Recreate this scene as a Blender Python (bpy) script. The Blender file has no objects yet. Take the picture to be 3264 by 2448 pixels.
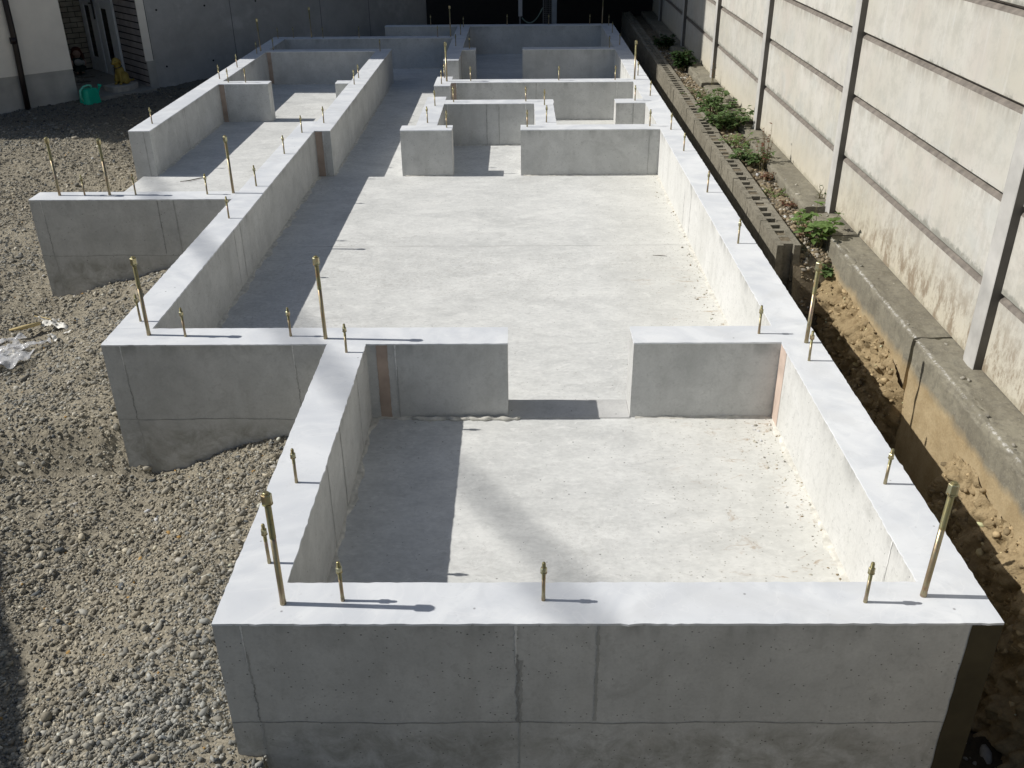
import bpy, math, random
import numpy as np
from mathutils import Matrix, Vector

# ------------------------------------------------------------------ camera
S = bpy.context.scene
COL = S.collection
R = math.radians

def basis(p, y, r):
    cp, sp, cy, sy = math.cos(p), math.sin(p), math.cos(y), math.sin(y)
    f = Vector((sy*cp, cy*cp, -sp)); r0 = Vector((cy, -sy, 0)); u0 = r0.cross(f)
    cr, sr = math.cos(r), math.sin(r)
    return cr*r0+sr*u0, -sr*r0+cr*u0, f

cam_data = bpy.data.cameras.new('camera')
cam = bpy.data.objects.new('camera', cam_data); COL.objects.link(cam)
rx, uy, fz = basis(R(28.17988), R(-0.60418), R(-0.48847))
m = Matrix.Identity(4)
for i in range(3):
    m[i][0], m[i][1], m[i][2] = rx[i], uy[i], -fz[i]
m[0][3], m[1][3], m[2][3] = 0.75336, -1.73472, 1.58751
cam.matrix_world = m
cam_data.sensor_fit = 'HORIZONTAL'; cam_data.sensor_width = 36; cam_data.lens = 33.076
cam_data.clip_start = 0.05; cam_data.clip_end = 500
S.camera = cam

# ------------------------------------------------------------------ sky, sun, exposure
SUN = Vector((-1, 0.045, 0.9))
elev = math.atan2(SUN.z, math.hypot(SUN.x, SUN.y)); rot = math.atan2(SUN.x, SUN.y)
W = bpy.data.worlds.new('World'); S.world = W; W.use_nodes = True
nt = W.node_tree
sky = nt.nodes.new('ShaderNodeTexSky'); sky.sky_type = 'NISHITA'; sky.sun_disc = False
sky.sun_elevation = elev; sky.sun_rotation = rot
bg = nt.nodes['Background']; nt.links.new(sky.outputs[0], bg.inputs[0]); bg.inputs[1].default_value = 0.060
sl = bpy.data.lights.new('sun', 'SUN'); sl.energy = 4.2; sl.angle = R(0.5); sl.color = (1, 0.965, 0.905)
so = bpy.data.objects.new('sun', sl); COL.objects.link(so)
so.rotation_euler = SUN.to_track_quat('Z', 'Y').to_euler(); so.location = (-20, 1, 18)
S.view_settings.view_transform = 'Standard'; S.view_settings.look = 'None'
S.view_settings.exposure = 0.0; S.view_settings.gamma = 1.0; S.view_settings.use_curve_mapping = False

# ------------------------------------------------------------------ helpers
rng = np.random.default_rng(7)
random.seed(7)

def hash2(ix, iy, seed):
    h = (ix.astype(np.int64)*374761393 + iy.astype(np.int64)*668265263 + seed*974634777) & 0xffffffff
    h = ((h ^ (h >> 13))*1274126177) & 0xffffffff
    return ((h ^ (h >> 16)) & 0xffff)/65535.0

def vnoise(x, y, f, seed=0):
    x = np.asarray(x)*f; y = np.asarray(y)*f
    ix = np.floor(x); iy = np.floor(y); fx = x-ix; fy = y-iy
    fx = fx*fx*(3-2*fx); fy = fy*fy*(3-2*fy)
    a = hash2(ix, iy, seed); b = hash2(ix+1, iy, seed); c = hash2(ix, iy+1, seed); d = hash2(ix+1, iy+1, seed)
    return (a*(1-fx)+b*fx)*(1-fy)+(c*(1-fx)+d*fx)*fy-0.5

def sstep(a, b, v):
    t = np.clip((np.asarray(v, float)-a)/(b-a), 0, 1); return t*t*(3-2*t)

class MB:
    def __init__(s): s.v = []; s.f = []; s.m = []
    def face(s, pts, mi=0):
        n = len(s.v); s.v += [tuple(p) for p in pts]; s.f.append(tuple(range(n, n+len(pts)))); s.m.append(mi)
    def box(s, x0, x1, y0, y1, z0, z1, mi=0, skip='', fn=None):
        P = [(x, y, z) for z in (z0, z1) for y in (y0, y1) for x in (x0, x1)]
        if fn: P = [fn(p) for p in P]
        n = len(s.v); s.v += P
        F = {'b': (0, 2, 3, 1), 't': (4, 5, 7, 6), 'f': (0, 1, 5, 4), 'k': (2, 6, 7, 3), 'l': (0, 4, 6, 2), 'r': (1, 3, 7, 5)}
        for k, q in F.items():
            if k not in skip: s.f.append(tuple(n+i for i in q)); s.m.append(mi)
    def tube(s, pts, rads, seg=8, mi=0, cap=True):
        pts = [Vector(p) for p in pts]; n0 = len(s.v)
        if not hasattr(rads, '__len__'): rads = [rads]*len(pts)
        for i, p in enumerate(pts):
            d = (pts[min(i+1, len(pts)-1)]-pts[max(i-1, 0)]).normalized()
            a = d.orthogonal().normalized() if i == 0 else (a - d*a.dot(d)).normalized()
            b = d.cross(a)
            for k in range(seg):
                t = 2*math.pi*k/seg; s.v.append(tuple(p+(a*math.cos(t)+b*math.sin(t))*rads[i]))
        for i in range(len(pts)-1):
            for k in range(seg):
                s.f.append((n0+i*seg+k, n0+i*seg+(k+1) % seg, n0+(i+1)*seg+(k+1) % seg, n0+(i+1)*seg+k)); s.m.append(mi)
        if cap:
            s.f.append(tuple(n0+k for k in reversed(range(seg)))); s.m.append(mi)
            s.f.append(tuple(n0+(len(pts)-1)*seg+k for k in range(seg))); s.m.append(mi)
    def lathe(s, prof, seg=12, c=(0, 0), mi=0, phase=0):
        n0 = len(s.v)
        for r, z in prof:
            for k in range(seg):
                t = 2*math.pi*k/seg+phase; s.v.append((c[0]+r*math.cos(t), c[1]+r*math.sin(t), z))
        for i in range(len(prof)-1):
            for k in range(seg):
                s.f.append((n0+i*seg+k, n0+i*seg+(k+1) % seg, n0+(i+1)*seg+(k+1) % seg, n0+(i+1)*seg+k)); s.m.append(mi)
        s.f.append(tuple(n0+k for k in reversed(range(seg)))); s.m.append(mi)
        s.f.append(tuple(n0+(len(prof)-1)*seg+k for k in range(seg))); s.m.append(mi)
    def grid(s, fn, nu, nv, mi=0):
        n0 = len(s.v)
        for j in range(nv+1):
            for i in range(nu+1): s.v.append(tuple(fn(i/nu, j/nv)))
        for j in range(nv):
            for i in range(nu):
                a = n0+j*(nu+1)+i; s.f.append((a, a+1, a+nu+2, a+nu+1)); s.m.append(mi)
    def build(s, name, mats, parent=None, smooth=False):
        me = bpy.data.meshes.new(name); me.from_pydata(s.v, [], s.f)
        for mt in (mats if isinstance(mats, (list, tuple)) else [mats]): me.materials.append(mt)
        me.polygons.foreach_set('material_index', s.m)
        if smooth: me.polygons.foreach_set('use_smooth', [True]*len(s.f))
        me.update()
        return link(bpy.data.objects.new(name, me), parent)

def np_mesh(name, V, F, mat, parent=None, smooth=False, col=None):
    """V (n,3) array, F (k,3) or (k,4) array"""
    me = bpy.data.meshes.new(name); n = F.shape[1]
    me.vertices.add(len(V)); me.vertices.foreach_set('co', np.ascontiguousarray(V, np.float32).ravel())
    me.loops.add(F.size); me.loops.foreach_set('vertex_index', np.ascontiguousarray(F, np.int32).ravel())
    me.polygons.add(len(F)); me.polygons.foreach_set('loop_start', np.arange(0, F.size, n, dtype=np.int32))
    if smooth: me.polygons.foreach_set('use_smooth', np.ones(len(F), bool))
    me.update(calc_edges=True); me.materials.append(mat)
    if col is not None:
        ca = me.color_attributes.new('col', 'FLOAT_COLOR', 'POINT')
        c4 = np.ones((len(V), 4), np.float32); c4[:, :3] = col; ca.data.foreach_set('color', c4.ravel())
    return link(bpy.data.objects.new(name, me), parent)

def link(o, parent=None):
    COL.objects.link(o)
    if parent: o.parent = parent
    return o
def tag(o, label, cat, group=None):
    o['label'] = label; o['category'] = cat
    if group: o['group'] = group
    return o
def thing(name, label, cat, loc=(0, 0, 0), rz=0, group=None):
    o = bpy.data.objects.new(name, None); o.empty_display_size = .1
    o.location = loc; o.rotation_euler = (0, 0, rz); COL.objects.link(o)
    return tag(o, label, cat, group)
def structure(o): o['kind'] = 'structure'; return o

# ------------------------------------------------------------------ materials
class NT:
    def __init__(s, name, rough=.9, metallic=0.0, spec=.3):
        s.m = bpy.data.materials.new(name); s.m.use_nodes = True; s.t = s.m.node_tree
        s.b = s.t.nodes['Principled BSDF']; s.b.inputs['Roughness'].default_value = rough
        s.b.inputs['Metallic'].default_value = metallic; s.b.inputs['Specular IOR Level'].default_value = spec
        s.co = s.t.nodes.new('ShaderNodeTexCoord')
    def set(s, inp, v):
        if hasattr(v, 'links') or hasattr(v, 'is_linked'): s.t.links.new(v, inp)
        elif isinstance(v, (tuple, list)) and len(v) == 3 and inp.type == 'RGBA': inp.default_value = (*v, 1)
        else: inp.default_value = v
    def mapped(s, scale, src='Object', loc=(0, 0, 0)):
        n = s.t.nodes.new('ShaderNodeMapping'); s.t.links.new(s.co.outputs[src], n.inputs[0])
        n.inputs['Scale'].default_value = scale if hasattr(scale, '__len__') else (scale,)*3
        n.inputs['Location'].default_value = loc; return n.outputs[0]
    def noise(s, scale, detail=4, rough=.55, vec=None, out=0, dist=0):
        n = s.t.nodes.new('ShaderNodeTexNoise'); s.set(n.inputs['Vector'], vec if vec is not None else s.co.outputs['Object'])
        n.inputs['Scale'].default_value = scale; n.inputs['Detail'].default_value = detail
        n.inputs['Roughness'].default_value = rough; n.inputs['Distortion'].default_value = dist; return n.outputs[out]
    def voro(s, scale, vec=None, out='Distance', feature='F1', rnd=1.0):
        n = s.t.nodes.new('ShaderNodeTexVoronoi'); s.set(n.inputs['Vector'], vec if vec is not None else s.co.outputs['Object'])
        n.feature = feature; n.inputs['Scale'].default_value = scale; n.inputs['Randomness'].default_value = rnd; return n.outputs[out]
    def ramp(s, v, a, b, lo=0.0, hi=1.0):
        n = s.t.nodes.new('ShaderNodeMapRange'); n.clamp = True; s.set(n.inputs[0], v)
        for i, q in enumerate((a, b, lo, hi)): n.inputs[1+i].default_value = q
        return n.outputs[0]
    def math(s, op, a, b=None):
        n = s.t.nodes.new('ShaderNodeMath'); n.operation = op; n.use_clamp = False; s.set(n.inputs[0], a)
        if b is not None: s.set(n.inputs[1], b)
        return n.outputs[0]
    def mix(s, f, a, b, mode='MIX'):
        n = s.t.nodes.new('ShaderNodeMix'); n.data_type = 'RGBA'; n.blend_type = mode
        s.set(n.inputs[0], f); s.set(n.inputs[6], a); s.set(n.inputs[7], b); return n.outputs[2]
    def xyz(s, src=None):
        n = s.t.nodes.new('ShaderNodeSeparateXYZ'); s.t.links.new(src or s.co.outputs['Object'], n.inputs[0]); return n.outputs
    def attr(s, name):
        n = s.t.nodes.new('ShaderNodeAttribute'); n.attribute_name = name; return n.outputs['Color']
    def color(s, c): s.set(s.b.inputs['Base Color'], c); return s
    def bump(s, h, strength=.3, dist=.01, prev=None):
        n = s.t.nodes.new('ShaderNodeBump'); n.inputs['Strength'].default_value = strength; n.inputs['Distance'].default_value = dist
        s.set(n.inputs['Height'], h)
        if prev is not None: s.t.links.new(prev, n.inputs['Normal'])
        s.t.links.new(n.outputs[0], s.b.inputs['Normal']); return n.outputs[0]

def plain(name, c, rough=.7, metallic=0., var=.12, scale=14):
    n = NT(name, rough, metallic)
    f = n.noise(scale, 4)
    n.color(n.mix(n.ramp(f, .3, .7), tuple(x*(1-var) for x in c), tuple(min(1, x*(1+var)) for x in c))); n.bump(n.noise(scale*6, 3), .1, .003)
    return n.m

def concrete_side(name='formed_concrete', c0=(.48, .485, .472), c1=(.625, .628, .61), bands=True):
    n = NT(name, .85)
    big = n.noise(1.7, 5, .6, dist=.6); mid = n.noise(7, 5, .65, dist=.4); fine = n.noise(120, 2, .6)
    streak = n.noise(1, 4, .6, vec=n.mapped((9, 9, 1.1)))
    f = n.math('ADD', n.math('MULTIPLY', big, .5), n.math('MULTIPLY', mid, .5))
    c = n.mix(n.ramp(f, .38, .62), c0, c1)
    dk = n.ramp(n.noise(4.2, 6, .72, dist=1.2, vec=n.mapped(1, loc=(3, 1, 7))), .57, .75, 0, .5)
    c = n.mix(dk, c, (.34, .34, .325))
    z = n.xyz()[2]
    # damp band and dark laitance marks just under the top edge
    band = n.math('MULTIPLY', n.ramp(z, -.075, -.006), n.ramp(n.noise(5.5, 4, .7, vec=n.mapped((1, 1, .25))), .5, .66))
    if bands: c = n.mix(n.math('MULTIPLY', band, .65), c, (.21, .21, .205))
    low = n.math('MULTIPLY', n.ramp(z, -.33, -.40), n.ramp(n.noise(11, 6, .75, dist=.6), .40, .64))
    if bands: c = n.mix(n.math('MULTIPLY', low, .7), c, (.25, .24, .205))
    cl = n.ramp(n.noise(30, 6, .8, dist=.4), .52, .66, 0, .38)
    c = n.mix(cl, c, (.36, .36, .345))
    c = n.mix(n.math('MULTIPLY', n.ramp(streak, .52, .72), .25), c, (.34, .335, .31))
    c = n.mix(n.ramp(n.noise(3.1, 4, .6, vec=n.mapped(1, loc=(9, 4, 2))), .58, .72, 0, .5), c, (.66, .655, .63))
    c = n.mix(n.ramp(fine, .3, .7, 0, .22), c, n.mix(.5, c, (.12, .12, .12)))
    # bug holes
    hv = n.mapped((1.0, 1.0, 1.45)); h1 = n.math('MULTIPLY', n.ramp(n.math('ADD', n.voro(34, vec=hv), n.math('MULTIPLY', n.noise(120, 2), .12)), .17, .13), n.ramp(n.voro(34, vec=hv, out='Color'), .66, .70))
    h2 = n.math('MULTIPLY', n.ramp(n.voro(75, vec=n.mapped(1, loc=(1, 2, 3))), .17, .11), n.ramp(n.voro(75, vec=n.mapped(1, loc=(1, 2, 3)), out='Color'), .80, .82))
    h = n.math('MAXIMUM', h1, h2)
    c = n.mix(n.math('MULTIPLY', h, .8), c, (.07, .07, .065))
    n.color(c)
    b = n.bump(n.math('SUBTRACT', n.math('MULTIPLY', n.noise(22, 5, .6), .25), h), .35, .004)
    return n.m

def concrete_top(name='levelled_topping'):
    n = NT(name, .8)
    a = n.noise(2.6, 4, .5, dist=2.5); b = n.noise(9, 5, .6, dist=1.0)
    c = n.mix(n.ramp(a, .35, .65), (.625, .65, .685), (.75, .77, .79))
    c = n.mix(n.ramp(b, .55, .70, 0, .6), c, (.60, .625, .655))
    c = n.mix(n.ramp(n.noise(1.6, 4, .6, vec=n.mapped(1, loc=(4, 2, 0)), dist=1.6), .56, .68, 0, .5), c, (.60, .615, .63))
    c = n.mix(n.ramp(n.noise(60, 4, .7), .60, .72, 0, .35), c, (.5, .51, .52))
    ring = n.ramp(n.math('ABSOLUTE', n.math('SUBTRACT', n.noise(3.3, 2, .4, dist=3.0), .5)), 0.0, .012, .16, 0)
    c = n.mix(ring, c, (.88, .88, .88))
    d = n.math('MULTIPLY', n.ramp(n.voro(18), .085, .04), n.ramp(n.voro(18, out='Color'), .70, .72))
    c = n.mix(n.math('MULTIPLY', d, .75), c, (.22, .22, .23))
    n.color(c); n.bump(n.math('ADD', n.noise(5, 3, .5, dist=1.5), n.math('MULTIPLY', n.noise(90, 2), .06)), .22, .006)
    return n.m

def slab_mat():
    n = NT('slab_concrete', .88)
    x, y, z = n.xyz()[:3]
    st = n.mapped((1.0, 1.5, 1.0))
    a = n.noise(2.3, 6, .62, vec=st, dist=.7); b = n.noise(9, 6, .68, vec=st, dist=.8); f = n.noise(45, 4, .6, vec=st)
    m_ = n.math('ADD', n.math('MULTIPLY', a, .42), n.math('ADD', n.math('MULTIPLY', b, .33), n.math('MULTIPLY', f, .25)))
    c = n.mix(n.ramp(m_, .41, .59), (.54, .547, .535), (.715, .72, .70))
    c = n.mix(n.ramp(n.noise(3.1, 5, .7, vec=st, dist=1.5), .58, .72, 0, .4), c, (.50, .50, .485))
    c = n.mix(n.ramp(n.noise(16, 6, .75, vec=st, dist=.9), .55, .68, 0, .6), c, (.79, .79, .77))
    c = n.mix(n.ramp(n.noise(22, 6, .8, vec=n.mapped((1, 1.3, 1), loc=(7, 3, 0)), dist=.6), .54, .66, 0, .5), c, (.47, .472, .455))
    foot = n.math('MULTIPLY', n.ramp(n.noise(1.1, 3, .5, vec=n.mapped(1, loc=(3, 8, 0))), .48, .6), n.ramp(n.noise(70, 4, .7), .52, .62))
    c = n.mix(n.math('MULTIPLY', foot, .45), c, (.42, .41, .385))
    scr = n.ramp(n.noise(1, 3, .5, vec=n.mapped((5, 160, 1))), .68, .76, 0, .10)
    c = n.mix(scr, c, (.33, .325, .31))
    # warm dust and crumbs towards the right-hand wall
    rgt = n.ramp(x, 1.15, 1.76)
    c = n.mix(n.math('MULTIPLY', rgt, .35), c, (.68, .65, .55))
    crumb = n.math('MULTIPLY', n.ramp(n.voro(70), .26, .16), n.ramp(n.voro(70, out='Color'), .62, .66))
    crumb = n.math('MULTIPLY', crumb, n.ramp(x, .9, 1.7, .0, .75))
    c = n.mix(crumb, c, (.22, .19, .14))
    spk = n.math('MULTIPLY', n.ramp(n.voro(26), .11, .06), n.ramp(n.voro(26, out='Color'), .62, .64))
    spk2 = n.math('MULTIPLY', n.ramp(n.voro(60, vec=n.mapped(1, loc=(2, 5, 1))), .16, .09), n.ramp(n.voro(60, vec=n.mapped(1, loc=(2, 5, 1)), out='Color'), .8, .82))
    c = n.mix(n.math('MULTIPLY', n.math('MAXIMUM', spk, spk2), .7), c, (.13, .125, .12))
    # brown soil stains
    stn = n.math('MULTIPLY', n.ramp(n.noise(6.5, 5, .75, vec=n.mapped((1, 1.8, 1), loc=(4, 4, 0)), dist=.8), .585, .68), n.math('MULTIPLY', n.ramp(x, 1.25, 1.6), n.math('MULTIPLY', n.ramp(y, .2, .6), n.ramp(y, 3.5, 2.9))))
    c = n.mix(n.math('MULTIPLY', stn, .75), c, (.33, .215, .11))
    n.color(c); n.bump(n.math('ADD', n.math('MULTIPLY', b, .6), n.math('MULTIPLY', f, .4)), .25, .006)
    return n.m

def soil_mat(name, c0, c1, c2, attr=False, bscale=1.0, dark=False):
    n = NT(name, .95, spec=.15)
    a = n.noise(2.2, 5, .6); b = n.noise(30, 6, .7); d = n.noise(140, 4, .65)
    c = n.mix(n.ramp(a, .35, .65), c0, c1); c = n.mix(n.ramp(b, .45, .65, 0, .8), c, c2)
    c = n.mix(n.ramp(d, .3, .7, 0, .35), c, n.mix(.5, c, (.05, .045, .04)))
    if dark:                                                     # darker crushed stone near the house, its shade painted in too; crumb-grained elsewhere
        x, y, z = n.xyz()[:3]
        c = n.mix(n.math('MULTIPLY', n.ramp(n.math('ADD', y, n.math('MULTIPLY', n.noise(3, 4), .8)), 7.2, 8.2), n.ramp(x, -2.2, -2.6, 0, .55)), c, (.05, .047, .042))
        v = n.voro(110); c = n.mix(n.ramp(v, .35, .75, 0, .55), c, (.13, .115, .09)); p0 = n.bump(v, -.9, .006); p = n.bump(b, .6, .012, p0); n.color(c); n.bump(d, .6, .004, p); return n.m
    n.color(c); p = n.bump(b, .6*bscale, .012); n.bump(d, .6*bscale, .004, p)
    return n.m

def stone_mat():
    n = NT('gravel_stone', .9, spec=.2)
    n.color(n.mix(n.ramp(n.noise(90, 4, .65), .3, .7, 0, .5), n.attr('col'), n.mix(.55, n.attr('col'), (.06, .055, .05))))
    n.bump(n.noise(160, 4, .6), .5, .003); return n.m

def metal_mat(name, cols, rough=.34):
    n = NT(name, rough, .85, .5)
    oi = n.t.nodes.new('ShaderNodeObjectInfo')
    v = n.t.nodes.new('ShaderNodeVectorMath'); v.operation = 'ADD'; n.t.links.new(n.co.outputs['Object'], v.inputs[0]); n.t.links.new(oi.outputs['Random'], v.inputs[1])
    a = n.noise(24, 3, .5, vec=v.outputs[0]); b = n.noise(70, 4, .6, vec=v.outputs[0])
    c = n.mix(n.ramp(a, .40, .52), cols[0], cols[1]); c = n.mix(n.ramp(a, .54, .66), c, cols[2])
    c = n.mix(n.ramp(b, .6, .72, 0, .55), c, (.23, .13, .07))
    n.color(c); n.set(n.b.inputs['Roughness'], n.ramp(b, .3, .7, rough-.06, rough+.22)); return n.m

def leaf_mat(name, c0, c1):
    n = NT(name, .55, spec=.35)
    n.color(n.mix(n.ramp(n.noise(16, 3), .35, .65), c0, c1))
    n.b.inputs['Transmission Weight'].default_value = 0
    tr = n.t.nodes.new('ShaderNodeBsdfTranslucent'); tr.inputs[0].default_value = (c1[0]*1.3, c1[1]*1.4, c1[2]*.8, 1)
    mx = n.t.nodes.new('ShaderNodeMixShader'); mx.inputs[0].default_value = .3
    n.t.links.new(n.b.outputs[0], mx.inputs[1]); n.t.links.new(tr.outputs[0], mx.inputs[2])
    n.t.links.new(mx.outputs[0], n.t.nodes['Material Output'].inputs[0]); return n.m

def fence_mat():
    n = NT('weathered_fence_concrete', .9)
    x, y, z = n.xyz()[:3]
    oi = n.t.nodes.new('ShaderNodeObjectInfo'); rnd = oi.outputs['Random']
    av = n.t.nodes.new('ShaderNodeVectorMath'); av.operation = 'ADD'; n.t.links.new(n.co.outputs['Object'], av.inputs[0])
    sc_ = n.t.nodes.new('ShaderNodeVectorMath'); sc_.operation = 'SCALE'; sc_.inputs[0].default_value = (17, 31, 9); n.t.links.new(rnd, sc_.inputs['Scale']); n.t.links.new(sc_.outputs[0], av.inputs[1])
    def mp(scale):
        q = n.t.nodes.new('ShaderNodeMapping'); n.t.links.new(av.outputs[0], q.inputs[0]); q.inputs['Scale'].default_value = scale; return q.outputs[0]
    a = n.noise(1.4, 5, .6, vec=av.outputs[0]); s1 = n.noise(1, 5, .65, vec=mp((1, 14, 1.1))); s2 = n.noise(1, 4, .6, vec=mp((1, 38, 2.4)))
    c = n.mix(n.ramp(a, .35, .65), (.54, .515, .44), (.63, .615, .57))
    c = n.mix(n.ramp(n.noise(2.7, 5, .6, vec=av.outputs[0]), .5, .66, 0, .6), c, (.56, .51, .46)); c = n.mix(n.ramp(n.noise(3.4, 5, .65, vec=mp((1, 1, 1.6))), .52, .68, 0, .55), c, (.49, .505, .48)); c = n.mix(n.math('MULTIPLY', rnd, .28), c, (.45, .44, .40)); c = n.mix(n.ramp(n.noise(8, 8, .8), .47, .62, 0, .65), c, (.43, .42, .375)); c = n.mix(n.ramp(s1, .54, .70, 0, .3), c, (.45, .43, .40)); c = n.mix(n.ramp(s2, .58, .70, 0, .3), c, (.66, .655, .64))
    c = n.mix(n.ramp(s2, .30, .42, .12, 0), c, (.42, .385, .35))
    # soot and moss running down from each joint (joints every 0.305 m)
    fr = n.math('FRACT', n.math('DIVIDE', n.math('ADD', z, .045+3.05-.0), .305))
    run = n.math('MULTIPLY', n.ramp(fr, .80, 1.0), n.ramp(n.math('ADD', n.math('MULTIPLY', s1, .6), n.math('MULTIPLY', s2, .4)), .44, .56))
    c = n.mix(n.math('MULTIPLY', run, .8), c, (.32, .29, .245))
    lip = n.ramp(n.math('ADD', fr, n.math('MULTIPLY', n.noise(16, 6, .75), -.32)), -.06, -.11)
    c = n.mix(n.math('MULTIPLY', lip, .85), c, (.27, .27, .235))
    # brown blotches and yellow algae on the lowest panel
    lowz = n.ramp(z, .26, .04)
    c = n.mix(n.math('MULTIPLY', n.ramp(z, .22, -.02), .45), c, (.62, .55, .40))
    blot = n.math('MULTIPLY', n.ramp(n.noise(6, 8, .8, vec=n.mapped((1, 1.5, .8))), .47, .57), n.math('MULTIPLY', lowz, n.ramp(y, 3.6, 2.6)))
    c = n.mix(n.math('MULTIPLY', blot, .85), c, (.25, .195, .135))
    mid = n.math('MULTIPLY', n.ramp(n.noise(24, 6, .75, vec=n.mapped((1, 1.4, .7), loc=(2, 2, 2))), .54, .64), n.math('MULTIPLY', n.ramp(z, .40, .1), n.ramp(y, 3.4, 2.2)))
    c = n.mix(n.math('MULTIPLY', mid, .6), c, (.33, .28, .22))
    pit = n.math('MULTIPLY', n.ramp(n.voro(30), .09, .05), n.ramp(n.voro(30, out='Color'), .86, .88))
    c = n.mix(n.math('MULTIPLY', pit, .7), c, (.15, .14, .13))
    n.color(c); n.bump(n.math('ADD', s2, n.noise(60, 4)), .12, .004); return n.m

def ledge_mat():
    n = NT('old_kerb_concrete', .95, spec=.15)
    x, y, z = n.xyz()[:3]
    a = n.noise(3.5, 6, .65); b = n.noise(26, 6, .72); d = n.noise(110, 4, .7)
    c = n.mix(n.ramp(a, .35, .65), (.20, .183, .142), (.285, .265, .205)); c = n.mix(n.ramp(b, .45, .65, 0, .7), c, (.155, .143, .115))
    c = n.mix(n.ramp(d, .55, .7, 0, .5), c, (.37, .35, .295))
    # tan soil stain on the part that was buried
    edge = n.math('ADD', z, n.math('MULTIPLY', n.noise(6, 4, .6), .10))
    tan = n.ramp(edge, -.095, -.135)
    c = n.mix(n.math('MULTIPLY', tan, .9), c, n.mix(n.ramp(n.math('ADD', n.math('MULTIPLY', n.noise(9, 5, .6), .6), n.math('MULTIPLY', d, .4)), .38, .62), (.36, .27, .15), (.50, .395, .24)))
    # white lime bloom along the arris
    ar = n.math('MULTIPLY', n.math('MULTIPLY', n.ramp(n.math('ABSOLUTE', n.math('ADD', z, .047)), .006, .0), n.ramp(n.noise(55, 6, .8), .47, .58)), n.ramp(y, 3.2, 2.6, 0, .75))
    ar = n.math('MULTIPLY', ar, n.ramp(n.math('ABSOLUTE', n.math('SUBTRACT', n.math('SUBTRACT', x, n.math('MULTIPLY', y, .0125)), 2.319)), .009, .003))
    c = n.mix(ar, c, (.72, .71, .68))
    n.color(c); p = n.bump(b, .6, .008); n.bump(d, .5, .003, p); return n.m

M = dict(
    side=concrete_side(), pale=concrete_side('paler_concrete', (.61, .61, .585), (.70, .70, .68)), top=concrete_top(), slab=slab_mat(),  # lighter copy of the wall concrete for right wall, nib and block
    seam=plain('grout_line_dark', (.30, .30, .29), .9), seam_lt=plain('grout_line_pale', (.74, .74, .72), .9),
    seam_mid=plain('form_joint_grey', (.39, .39, .375), .9),
    rust=plain('rust_stained_concrete', (.40, .315, .26), .9, var=.3, scale=7),
    endcap=plain('dark_brown_concrete', (.050, .042, .024), .8, var=.3, scale=6),  # dark brown strip at the front wall's right end
    pinkish=plain('pinkish_concrete', (.56, .45, .38), .9, var=.15),
    mortar=plain('spilled_mortar', (.58, .565, .51), .95, var=.25, scale=30),
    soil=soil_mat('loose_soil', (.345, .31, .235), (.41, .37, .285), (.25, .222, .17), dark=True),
    bank=soil_mat('cut_soil', (.33, .25, .14), (.44, .34, .20), (.22, .16, .085), bscale=1.5),
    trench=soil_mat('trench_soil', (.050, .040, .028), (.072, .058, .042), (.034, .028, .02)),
    planter=soil_mat('planter_soil', (.20, .165, .115), (.27, .235, .17), (.12, .10, .07)),
    stone=stone_mat(), fence=fence_mat(), ledge=ledge_mat(),
    joint=plain('mossy_joint', (.20, .178, .155), .95, var=.3, scale=25),
    post=plain('fence_post_concrete', (.49, .48, .455), .9, var=.2, scale=7), post_shade=plain('shaded_post_side', (.13, .122, .11), .9, var=.25, scale=6),  # near side of posts: stained, with its shade also put into the colour
    block=soil_mat('grey_block_concrete', (.24, .22, .175), (.33, .305, .245), (.15, .137, .107), bscale=.8),
    rod=metal_mat('yellow_zinc_rod', ((.34, .26, .17), (.35, .31, .20), (.34, .255, .20))),
    thread=metal_mat('threaded_zinc', ((.30, .265, .13), (.27, .26, .15), (.29, .21, .11)), .42),
    nut=metal_mat('zinc_nut', ((.45, .39, .23), (.42, .42, .28), (.46, .36, .22)), .3),
    leaf=leaf_mat('weed_leaf', (.085, .14, .045), (.145, .215, .085)), leaf2=leaf_mat('fresh_leaf', (.12, .19, .05), (.19, .28, .10)),
    leafr=leaf_mat('red_leaf', (.13, .05, .035), (.20, .10, .06)), stem=plain('weed_stem', (.15, .13, .06), .8),
    leafd=leaf_mat('dark_leaf', (.03, .06, .02), (.05, .095, .03)),
)

# ------------------------------------------------------------------ ground
def ground_z(x, y):
    z = -.60+.03*sstep(4, 7, y)+.03*sstep(-1.6, -3.2, x)+.05*vnoise(x, y, 1.3, 90)*sstep(.0, .4, np.abs(x))
    # heaps of loose soil against the foundation
    d1 = np.maximum(0, -x)                                     # outside the near room
    z = np.where((y < 1.64) & (x <= .08), -.60+.165*sstep(.82, .18, d1)*(1-.25*sstep(.5, -.5, y)), z)
    d2 = np.maximum(0, -.886-x)
    h2 = .17*sstep(1.12, .30, d2)*sstep(1.5, 1.72, y)*(1-sstep(3.5, 3.62, y)) + .0
    z = z+np.where(y >= 1.55, h2*np.where(x < -.80, 1, 0), 0)
    z = z+.06*sstep(-2.9, -2.2, x)*sstep(3.5, 3.9, y)*(x < -1.9)
    return z

def rough(x, y, amp=1.0):
    r = .030*vnoise(x, y, 3.1, 1)+.014*vnoise(x, y, 9, 2)+.012*vnoise(x, y, 23, 3)+.020*np.abs(vnoise(x, y, 47, 4))+.013*vnoise(x, y, 80, 5)
    return r*amp

def patch(xs, ys, fz):
    X, Y = np.meshgrid(xs, ys); Z = fz(X, Y); nx = len(xs)
    V = np.stack([X.ravel(), Y.ravel(), Z.ravel()], 1)
    i = (np.arange(len(ys)-1)[:, None]*nx+np.arange(nx-1)[None, :]).ravel()
    return V, np.stack([i, i+1, i+nx+1, i+nx], 1)

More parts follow.
